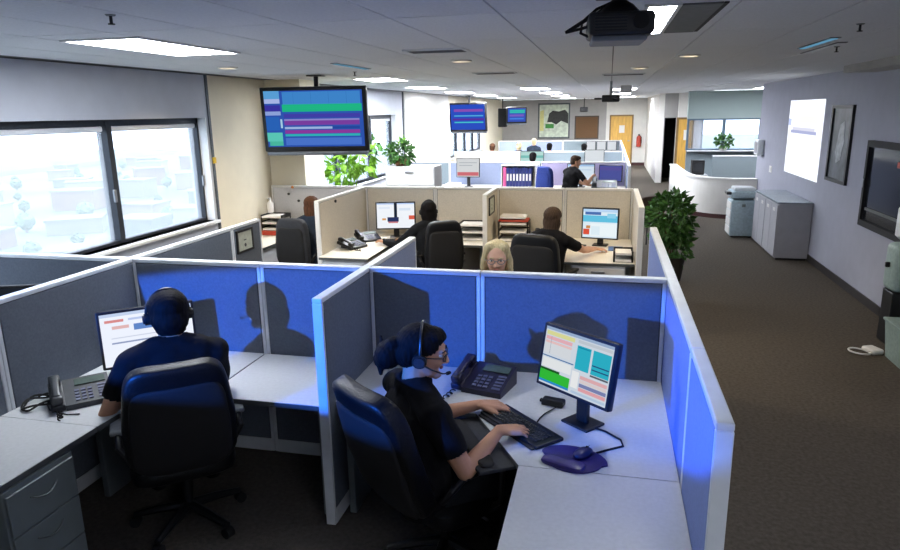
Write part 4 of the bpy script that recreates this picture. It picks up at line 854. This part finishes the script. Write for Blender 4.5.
def fuse(mb, voxel, smooth=5, fac=.5):
    me = mb.mesh('fuse', M_skin); o = bpy.data.objects.new('fuse', me); COL.objects.link(o)
    r = o.modifiers.new('r', 'REMESH'); r.mode = 'VOXEL'; r.voxel_size = voxel
    s = o.modifiers.new('s', 'SMOOTH'); s.iterations = smooth; s.factor = fac
    bpy.context.view_layer.update(); dg = bpy.context.evaluated_depsgraph_get()
    out = bpy.data.meshes.new_from_object(o.evaluated_get(dg))
    bpy.data.objects.remove(o); bpy.data.meshes.remove(me); return out
def mesh_np(me):
    n = len(me.vertices); v = np.empty(n*3); me.vertices.foreach_get('co', v); nn = np.empty(n*3); me.vertices.foreach_get('normal', nn)
    return v.reshape(-1, 3), nn.reshape(-1, 3)
def region_shell(me, vl, regs, off, name, m, wob=0.0):
    v, nrm = mesh_np(me); keep = np.isin(vl, list(regs))
    faces = [p.vertices[:] for p in me.polygons if all(keep[i] for i in p.vertices)]
    if not faces: return None
    cnt = {}
    for f in faces:
        for a, b in zip(f, f[1:]+f[:1]): k = (min(a, b), max(a, b)); cnt[k] = cnt.get(k, 0)+1
    bd = set(i for k, c in cnt.items() if c == 1 for i in k)
    used = sorted(set(i for f in faces for i in f)); mp = {i: k for k, i in enumerate(used)}
    d = np.full(len(v), off)
    if wob: d = d+wob*np.sin(v[:, 2]*38+3*np.sin(v[:, 0]*17+v[:, 1]*11))*np.sin(v[:, 0]*13-v[:, 1]*15)
    w_ = v+nrm*d[:, None]
    vv = [tuple(w_[i]) for i in used]; ff = [tuple(mp[i] for i in f) for f in faces]
    # hem: fold the border back into the body
    extra = {}
    for i in bd: extra[i] = len(vv); vv.append(tuple(v[i]-nrm[i]*.002))
    for f in faces:
        for a, b in zip(f, f[1:]+f[:1]):
            if cnt[(min(a, b), max(a, b))] == 1: ff.append((mp[b], mp[a], extra[a], extra[b]))
    mb = MB(); mb.v = vv; mb.f = ff; mb.m = [0]*len(ff)
    return mb.mesh(name, m, True)
def ik(S, T, L1, L2, pole):
    S, T, pole = Vector(S), Vector(T), Vector(pole); d = T-S; L = d.length
    if L > (L1+L2)*.985: k = L/((L1+L2)*.985); L1 *= k; L2 *= k
    a = (L1*L1-L2*L2+L*L)/(2*L); h = math.sqrt(max(L1*L1-a*a, 0)); n = d/L; p = pole-n*pole.dot(n); p.normalize()
    return S+n*a+p*h
def person(label, loc, heading, lean=4, head=(0, 0, 0), hands=(None, None), hair='short', hairm=None, shirt=None, skin=None, sleeve='short', voxel=.012, face=False, scale=1.0, hand_dirs=(None, None), twist=0, sit=0.0, collar=True, fingers=True, poles=(None, None), name_cat='person'):
    hairm = hairm or M_hairdk; shirt = shirt or M_cloth; skin = skin or M_skin
    rz = face_dir(*heading); o = thing('person', label, 'person', loc, rz)
    SCL = Matrix.Diagonal((scale, scale, scale**.4, 1)); o.scale = (scale, scale, scale**.4); inv = (Matrix.Translation(loc) @ Matrix.Rotation(rz, 4, 'Z') @ SCL).inverted()
    P = []                                             # (kind, a, ra, b, rb, region)
    piv = Vector((0, -.02, .56)); TL = Matrix.Translation((0, 0, sit)) @ Matrix.Translation(piv) @ Matrix.Rotation(math.radians(twist), 4, 'Z') @ Matrix.Rotation(-math.radians(lean), 4, 'X') @ Matrix.Translation(-piv)
    def up(x, y, z): return TL @ Vector((x, y, z))
    def cone(a, ra, b, rb, reg): P.append(('c', Vector(a), ra, Vector(b), rb, reg))
    for s in (-1, 1):
        cone(up(s*.075, -.02, .56), .115, up(s*.065, -.01, .76), .095, 'shirt')
        cone(up(s*.065, -.01, .76), .095, up(s*.085, -.005, .93), .102, 'shirt')
        cone(up(s*.085, -.005, .93), .100, up(s*.115, -.012, 1.0), .068, 'shirt')
        cone(up(s*.03, -.02, 1.055), .058, up(s*.165, -.012, 1.005), .057, 'shirt')
        cone((s*.085, .0, .535+sit), .10, (s*.13, .40, .525+sit*.7), .068, 'legs')
        cone((s*.13, .40, .525+sit*.7), .062, (s*.13, .37, .11), .042, 'legs')
        cone((s*.13, .35, .055), .042, (s*.14, .52, .035), .033, 'feet')
    TR = TL.to_3x3()
    P.append(('e', up(0, -.012, .90), (.180, .112, .175), TR, 0, 'shirt')); P.append(('e', up(0, -.012, .68), (.168, .118, .20), TR, 0, 'shirt')); cone(up(0, -.02, 1.0), .085, up(0, -.02, 1.04), .065, 'shirt')
    nb = up(0, -.012, 1.05); hc = up(0, .028, 1.205) + Vector((0, .0, 0))
    hy, hp, hr = [math.radians(a) for a in head]
    HR = (Matrix.Rotation(math.radians(twist), 4, 'Z') @ Matrix.Rotation(hy, 4, 'Z') @ Matrix.Rotation(-hp, 4, 'X') @ Matrix.Rotation(hr, 4, 'Y')).to_3x3()
    def hd(x, y, z): return hc + HR @ Vector((x, y, z))
    if collar: cone(nb, .066, nb+(hc-nb)*.16, .060, 'shirt')
    cone(nb, .056, hd(0, -.02, -.05), .052, 'head')
    def ell(c, r, reg): P.append(('e', hd(*c), r, HR, 0, reg))
    ell((0, -.012, .035), (.074, .092, .082), 'head'); ell((0, .018, -.01), (.064, .070, .088), 'head'); ell((0, .030, -.060), (.046, .048, .045), 'head')
    cone(hd(0, .078, -.088), .017, hd(0, .070, -.092), .020, 'head')                        # chin
    cone(hd(0, .083, .022), .009, hd(0, .102, -.018), .0125, 'head'); cone(hd(-.012, .088, -.022), .009, hd(.012, .088, -.022), .009, 'head')
    cone(hd(-.035, .074, .035), .012, hd(.035, .074, .035), .012, 'head')                   # brow
    for s in (-1, 1):
        ell((s*.073, -.008, -.008), (.010, .020, .032), 'head'); cone(hd(s*.036, .066, -.022), .020, hd(s*.03, .064, -.035), .016, 'head')
    # arms
    wr = []
    for i, s in ((0, 1), (1, -1)):
        S = up(s*.178, -.012, .998); T = hands[i]
        T = (inv @ Vector(T)) if T is not None else Vector((s*.16, .34, .60))
        pole = Vector(poles[i]) if poles[i] is not None else Vector((s*.7, -.55, -.9))
        E_ = ik(S, T, .275, .245, pole); mid = S+(E_-S)*.62
        cone(S, .057, mid, .046, 'shirt'); cone(mid, .044, E_, .037, 'sleeve' if sleeve == 'short' else 'shirt')
        fm = E_+(T-E_)*.35; reg = 'arm' if sleeve == 'short' else 'shirt'
        cone(E_, .038, fm, .038, reg); cone(fm, .038, T, .024, reg)
        hdv = hand_dirs[i]; d = (inv.to_3x3() @ Vector(hdv)) if hdv is not None else (T-E_)
        if hdv is None: d.z *= .25
        d.normalize(); sd = d.cross(Vector((0, 0, 1))); sd.normalize(); upv = sd.cross(d); th = -sd if s > 0 else sd
        wr.append((T, d))
        if not fingers:
            cone(T, .024, T+d*.09, .028, 'hand'); cone(T+d*.09, .024, T+d*.15-upv*.03, .016, 'hand'); continue
        kn = []
        for k, off in enumerate((.032, .0105, -.0115, -.032)):
            b = T+d*(.088-.004*abs(k-1))+th*off; kn.append(b)
            cone(T+th*off*.55, .016, b, .0125, 'hand')
            L = (.072, .080, .074, .056)[k]; fd = (d+th*(.16-.105*k)).normalized(); p = b; r0 = .0098-.0006*k
            for seg, (ln, ang) in enumerate(((.46, 8), (.30, 42), (.24, 68))):
                a = math.radians(ang+4*k); q = p+(fd*math.cos(a)-upv*math.sin(a))*L*ln; cone(p, r0, q, r0-.0008, 'hand'); p = q; r0 -= .0008
        a = T+d*.018+th*.024-upv*.004; b = T+d*.052+th*.052-upv*.012; c = T+d*.082+th*.056-upv*.022; e = T+d*.105+th*.050-upv*.030
        cone(a, .016, b, .0125, 'hand'); cone(b, .0115, c, .0105, 'hand'); cone(c, .010, e, .008, 'hand')
    mb = MB()
    for q in P:
        if q[0] == 'c': cone_mesh(mb, q[1], q[2], q[3], q[4])
        else: ell_mesh(mb, q[1], q[2], q[3])
    me = fuse(mb, voxel, 4 if voxel < .01 else 3, .4)
    v, _ = mesh_np(me); best = np.full(len(v), 1e9); vl = np.empty(len(v), dtype='<U8')
    for q in P:
        if q[0] == 'c':
            a, b = np.array(q[1]), np.array(q[3]); ab = b-a; t = np.clip(((v-a) @ ab)/max(ab @ ab, 1e-9), 0, 1); dd = np.linalg.norm(v-a-t[:, None]*ab, axis=1)-(q[2]+(q[4]-q[2])*t)
        else:
            Rm = np.array(q[3]); loc_ = (v-np.array(q[1])) @ Rm; rr = np.array(q[2]); dd = (np.linalg.norm(loc_/rr, axis=1)-1)*rr.min()
        k = dd < best; best[k] = dd[k]; vl[k] = q[5]
    me.materials.clear(); me.materials.append(skin); me.polygons.foreach_set('use_smooth', [True]*len(me.polygons)); me.name = 'body'
    obj('body', me, o)
    sh = region_shell(me, vl, {'shirt'}, .010, 'shirt', shirt, .004); obj('shirt', sh, o)
    tr = region_shell(me, vl, {'legs'}, .008, 'trousers', M_cloth2); obj('trousers', tr, o)
    sh2 = region_shell(me, vl, {'feet'}, .006, 'shoes', M_blackm)
    if sh2: obj('shoes', sh2, o)
    # hair
    hb = MB()
    def he(c, r): ell_mesh(hb, hd(*c), r, HR)
    def hcone(a, ra, b, rb): cone_mesh(hb, hd(*a), ra, hd(*b), rb)
    if hair == 'crop':
        he((0, -.024, .050), (.080, .094, .080)); he((0, -.05, .0), (.073, .060, .075)); he((0, .03, .092), (.055, .05, .035))
    elif hair == 'bun':
        he((0, -.022, .048), (.084, .096, .084)); he((0, -.055, .0), (.076, .062, .080)); he((.0, .022, .090), (.062, .058, .036))
        he((0, -.135, -.035), (.066, .058, .066)); he((-.015, -.150, -.065), (.050, .045, .048)); he((.015, -.125, .025), (.036, .034, .03)); hcone((0, -.16, -.08), .020, (.015, -.15, -.13), .008); hcone((-.03, -.17, -.02), .014, (-.05, -.185, .02), .006)
    elif hair == 'bob':
        he((0, -.022, .048), (.092, .100, .088)); he((0, -.036, -.03), (.097, .078, .12)); he((0, -.05, -.10), (.088, .062, .085))
    elif hair == 'blonde':
        he((0, -.034, .055), (.090, .096, .080))
        for s in (-1, 1): hcone((s*.05, .02, .095), .035, (s*.085, -.0, -.01), .024); hcone((s*.085, -.0, -.01), .026, (s*.088, -.01, -.09), .024)
        he((0, -.06, -.05), (.085, .05, .11))
    else:
        he((0, -.020, .050), (.089, .100, .088)); he((0, -.052, -.01), (.082, .066, .088)); he((0, -.05, -.06), (.066, .050, .045))
    hm = fuse(hb, max(voxel*.9, .005), 3, .4); hv, hn = mesh_np(hm)
    dv = .0010*np.sin(hv[:, 0]*420+2*np.sin(hv[:, 2]*30))+.0010*np.sin(hv[:, 1]*390+hv[:, 2]*25)
    hv = hv+hn*dv[:, None]; hm.vertices.foreach_set('co', hv.ravel()); hm.materials.clear(); hm.materials.append(hairm); hm.polygons.foreach_set('use_smooth', [True]*len(hm.polygons)); hm.update(); obj('hair', hm, o)
    if face:
        for s in (-1, 1):
            b = MB(); ell_mesh(b, hd(s*.031, .070, .014), (.0125, .0125, .0085), HR, 14, 10); e = part('eye', b, M_eyew, o, True)
            b = MB(); ell_mesh(b, hd(s*.031, .0805, .014), (.0055, .004, .0055), HR, 12, 8); part('iris', b, M_iris, e, True)
            b = MB(); b.tube([hd(s*.016, .089, .034), hd(s*.033, .087, .039), hd(s*.048, .076, .034)], [.003, .0035, .002], 6); part('eyebrow', b, hairm, o, True)
        b = MB(); ell_mesh(b, hd(0, .0855, -.050), (.021, .008, .0065), HR, 16, 8); part('lips', b, M_lip, o, True)
    W = Matrix.Translation(loc) @ Matrix.Rotation(rz, 4, 'Z') @ SCL
    HM = W @ Matrix.Translation(hc) @ HR.to_4x4()
    return o, HM
def headset(HM, label, side=1, mic=True):
    loc = HM.translation; o = bpy.data.objects.new('headset', None); COL.objects.link(o); o.empty_display_size = .05; o.matrix_world = HM; tag(o, label, 'headset')
    pts = [(.092*math.cos(t), -.005-.02*math.sin(t), .012+.128*math.sin(t)) for t in np.linspace(0, PI, 21)]
    part('headband', MB().tube(pts, .0065, 8), M_black, o, True)
    for s in (-1, 1):
        part('ear_cushion', MB().tube([(s*.078, -.005, -.005), (s*.100, -.005, -.005)], .030, 16), M_blackm, o, True)
        part('ear_cap', MB().tube([(s*.100, -.005, -.005), (s*.108, -.005, -.005)], .022, 16), M_leather2, o, True)
    if mic:
        part('mic_boom', MB().tube([(side*.104, 0, -.008), (side*.098, .05, -.028), (side*.075, .095, -.045), (side*.045, .118, -.052)], .0035, 6), M_black, o, True)
        part('mic_tip', MB().tube([(side*.052, .113, -.050), (side*.03, .122, -.054)], .008, 8), M_blackm, o, True)
    return o
def glasses(HM, label, m=None):
    o = bpy.data.objects.new('glasses', None); COL.objects.link(o); o.empty_display_size = .05; o.matrix_world = HM; tag(o, label, 'glasses')
    for s in (-1, 1):
        part('rim', MB().tube([(s*.033+.024*math.cos(t), .096-.010*abs(math.cos(t))*(1 if s*math.cos(t) > 0 else 0), .012+.017*math.sin(t)) for t in np.linspace(0, 2*PI, 20)[:-1]], .0025, 6, closed=True), m or M_black, o, True)
        part('temple', MB().tube([(s*.057, .088, .016), (s*.078, .05, .016), (s*.082, -.01, .008)], .0025, 6), m or M_black, o, True)
    part('bridge', MB().tube([(-.010, .097, .016), (0, .101, .019), (.010, .097, .016)], .0025, 6), m or M_black, o, True)
    return o

# --- left foreground worker, seen from behind
chair('black high-back leather chair of the left foreground worker', (-2.24, 2.93, 0), face_dir(-.62, .78), M_leather, M_leather, W=.54, BH=.60, recl=10, armm=mat('arm_grey', '8f9498', .5))
pA, hA = person('worker in black with headset seen from behind at the left desk', (-2.24, 2.95, 0), (-.62, .78), lean=8, sit=-.085, head=(6, 6, 0), hands=((-2.42, 3.22, .78), (-2.58, 3.05, .78)), hair='short', hairm=M_hairb, sleeve='short', voxel=.008, scale=1.20)
headset(hA, 'black headset worn by the left foreground worker', -1)
# --- woman with a bun, right foreground
chair('black leather chair with the woman with the bun', (-.74, 2.92, 0), face_dir(.62, .79), M_leather, M_leather, W=.54, BH=.68, recl=22, seat_z=.45)
pB, hB = person('woman in black polo with hair bun and headset typing at right desk', (-.84, 2.83, 0), (.76, .65), lean=0, scale=1.16, sit=-.12, head=(-30, 12, 0), hands=((-.455, 2.885, .772), (-.60, 3.16, .768)), hair='bun', hairm=M_hairb, voxel=.0048, face=True, hand_dirs=((.80, .40, -.10), (.90, .25, -.08)), poles=((.5, -.3, -1), (-.6, -.3, -1)))
headset(hB, 'black headset with microphone worn by the woman with the bun', 1)
glasses(hB, 'dark thin glasses on the woman with the bun')
# --- second row
chair('charcoal high-back chair beside the cream wall', (-3.56, 7.36, 0), face_dir(.12, 1), M_leather2, M_leather2, W=.44, BH=.60, recl=6)
person('brown-haired worker in dark top beside the cream column, seen from behind', (-3.50, 7.42, 0), (.12, 1), sit=-.04, hair='bob', hairm=M_hairn, shirt=M_cloth3, sleeve='long', fingers=False)
chair('black high-back chair before the twin-window monitor', (-1.86, 7.30, 0), face_dir(-.45, .9), M_leather, M_leather, W=.44, BH=.62, recl=8)
_, h2 = person('dark-haired worker in charcoal long sleeves at the twin-window monitor', (-1.98, 7.40, 0), (-.5, .87), sit=-.07, hands=((-2.35, 7.62, .77), (-2.56, 7.40, .77)), hair='bob', hairm=M_hairb, shirt=M_cloth2, sleeve='long', voxel=.010, lean=6)
headset(h2, 'black headset on the worker at the twin-window monitor', 1, False)
chair('wide black chair of the worker reaching for a mouse', (-.60, 6.70, 0), face_dir(.30, .95), M_leather, M_leather, W=.54, BH=.60, recl=6)
person('brown-haired worker in black short sleeves reaching right across the desk', (-.58, 6.82, 0), (.42, .9), sit=-.04, hands=((-.10, 7.36, .765), (-.42, 7.42, .775)), hair='bob', hairm=M_hairdk, skin=M_skin2, voxel=.009, lean=8, hand_dirs=((.9, .3, -.1), (.4, .8, 0)))
_, h4 = person('blonde woman with glasses peeking over the blue-lit panel', (-.80, 4.94, 0), (.12, -1), sit=-.085, scale=1.12, hands=((-.95, 4.62, .72), (-.70, 4.62, .72)), head=(0, 6, 0), hair='blonde', hairm=M_hairbl, shirt=M_cloth4, skin=M_skin2, sleeve='long', voxel=.007, face=True, fingers=False)
glasses(h4, 'thin metal glasses on the blonde woman', M_metal)
chair('grey chair under the blonde woman', (-.84, 5.0, 0), face_dir(.12, -1), M_leather2, M_leather2, W=.46, BH=.42, recl=6, arms=False)
# --- third row
chair('blue fabric task chair behind the man in black', (-.98, 13.12, .0), face_dir(.75, .66), M_bluef, M_bluef, W=.48, BH=.66, recl=6, seat_z=.55, shellm=M_bluef)
person('dark-haired man in black leaning on his hand at third-row desk', (-.72, 13.05, .10), (.72, .69), lean=12, head=(-30, 14, 0), hands=((-.28, 13.10, 1.02), (-.35, 13.55, .80)), hair='crop', hairm=M_hairdk, skin=M_skin, sleeve='short', voxel=.012, face=True, fingers=False)
# --- far heads rising above the panels
for x, y, z, h_, l in ((-3.40, 20.0, 0, M_hairn, 'far brown-haired head just right of the second television'), (-2.60, 20.0, .02, M_hairbl, 'far light-haired head below the small television'), (-2.41, 22.4, .04, M_hairbl, 'farthest fair head below the framed poster'), (-1.70, 20.0, 0, M_hairb, 'far black-haired head below the framed poster corner'), (-.70, 20.0, -.02, M_hairb, 'far black-haired head below the brown board'), (-1.75, 16.0, -.03, M_hairb, 'dark head rising behind the third-row panel, by the teal screen')):
    p_, _ = person(l, (x, y, z), (.1, 1), hair='short', hairm=h_, shirt=M_cloth3, sleeve='long', voxel=.022, fingers=False)
    chair('dark chair under the '+l.split(' just')[0].split(' below')[0].split(' rising')[0]+{-3.40: ' near the second television', -2.60: '', -2.41: '', -1.70: ' below the poster', -.70: ' below the board', -1.75: ' behind the third row'}[x], (x, y-.02, 0), face_dir(.1, 1), M_leather2, M_leather2, W=.46, BH=.40, recl=6, arms=False)
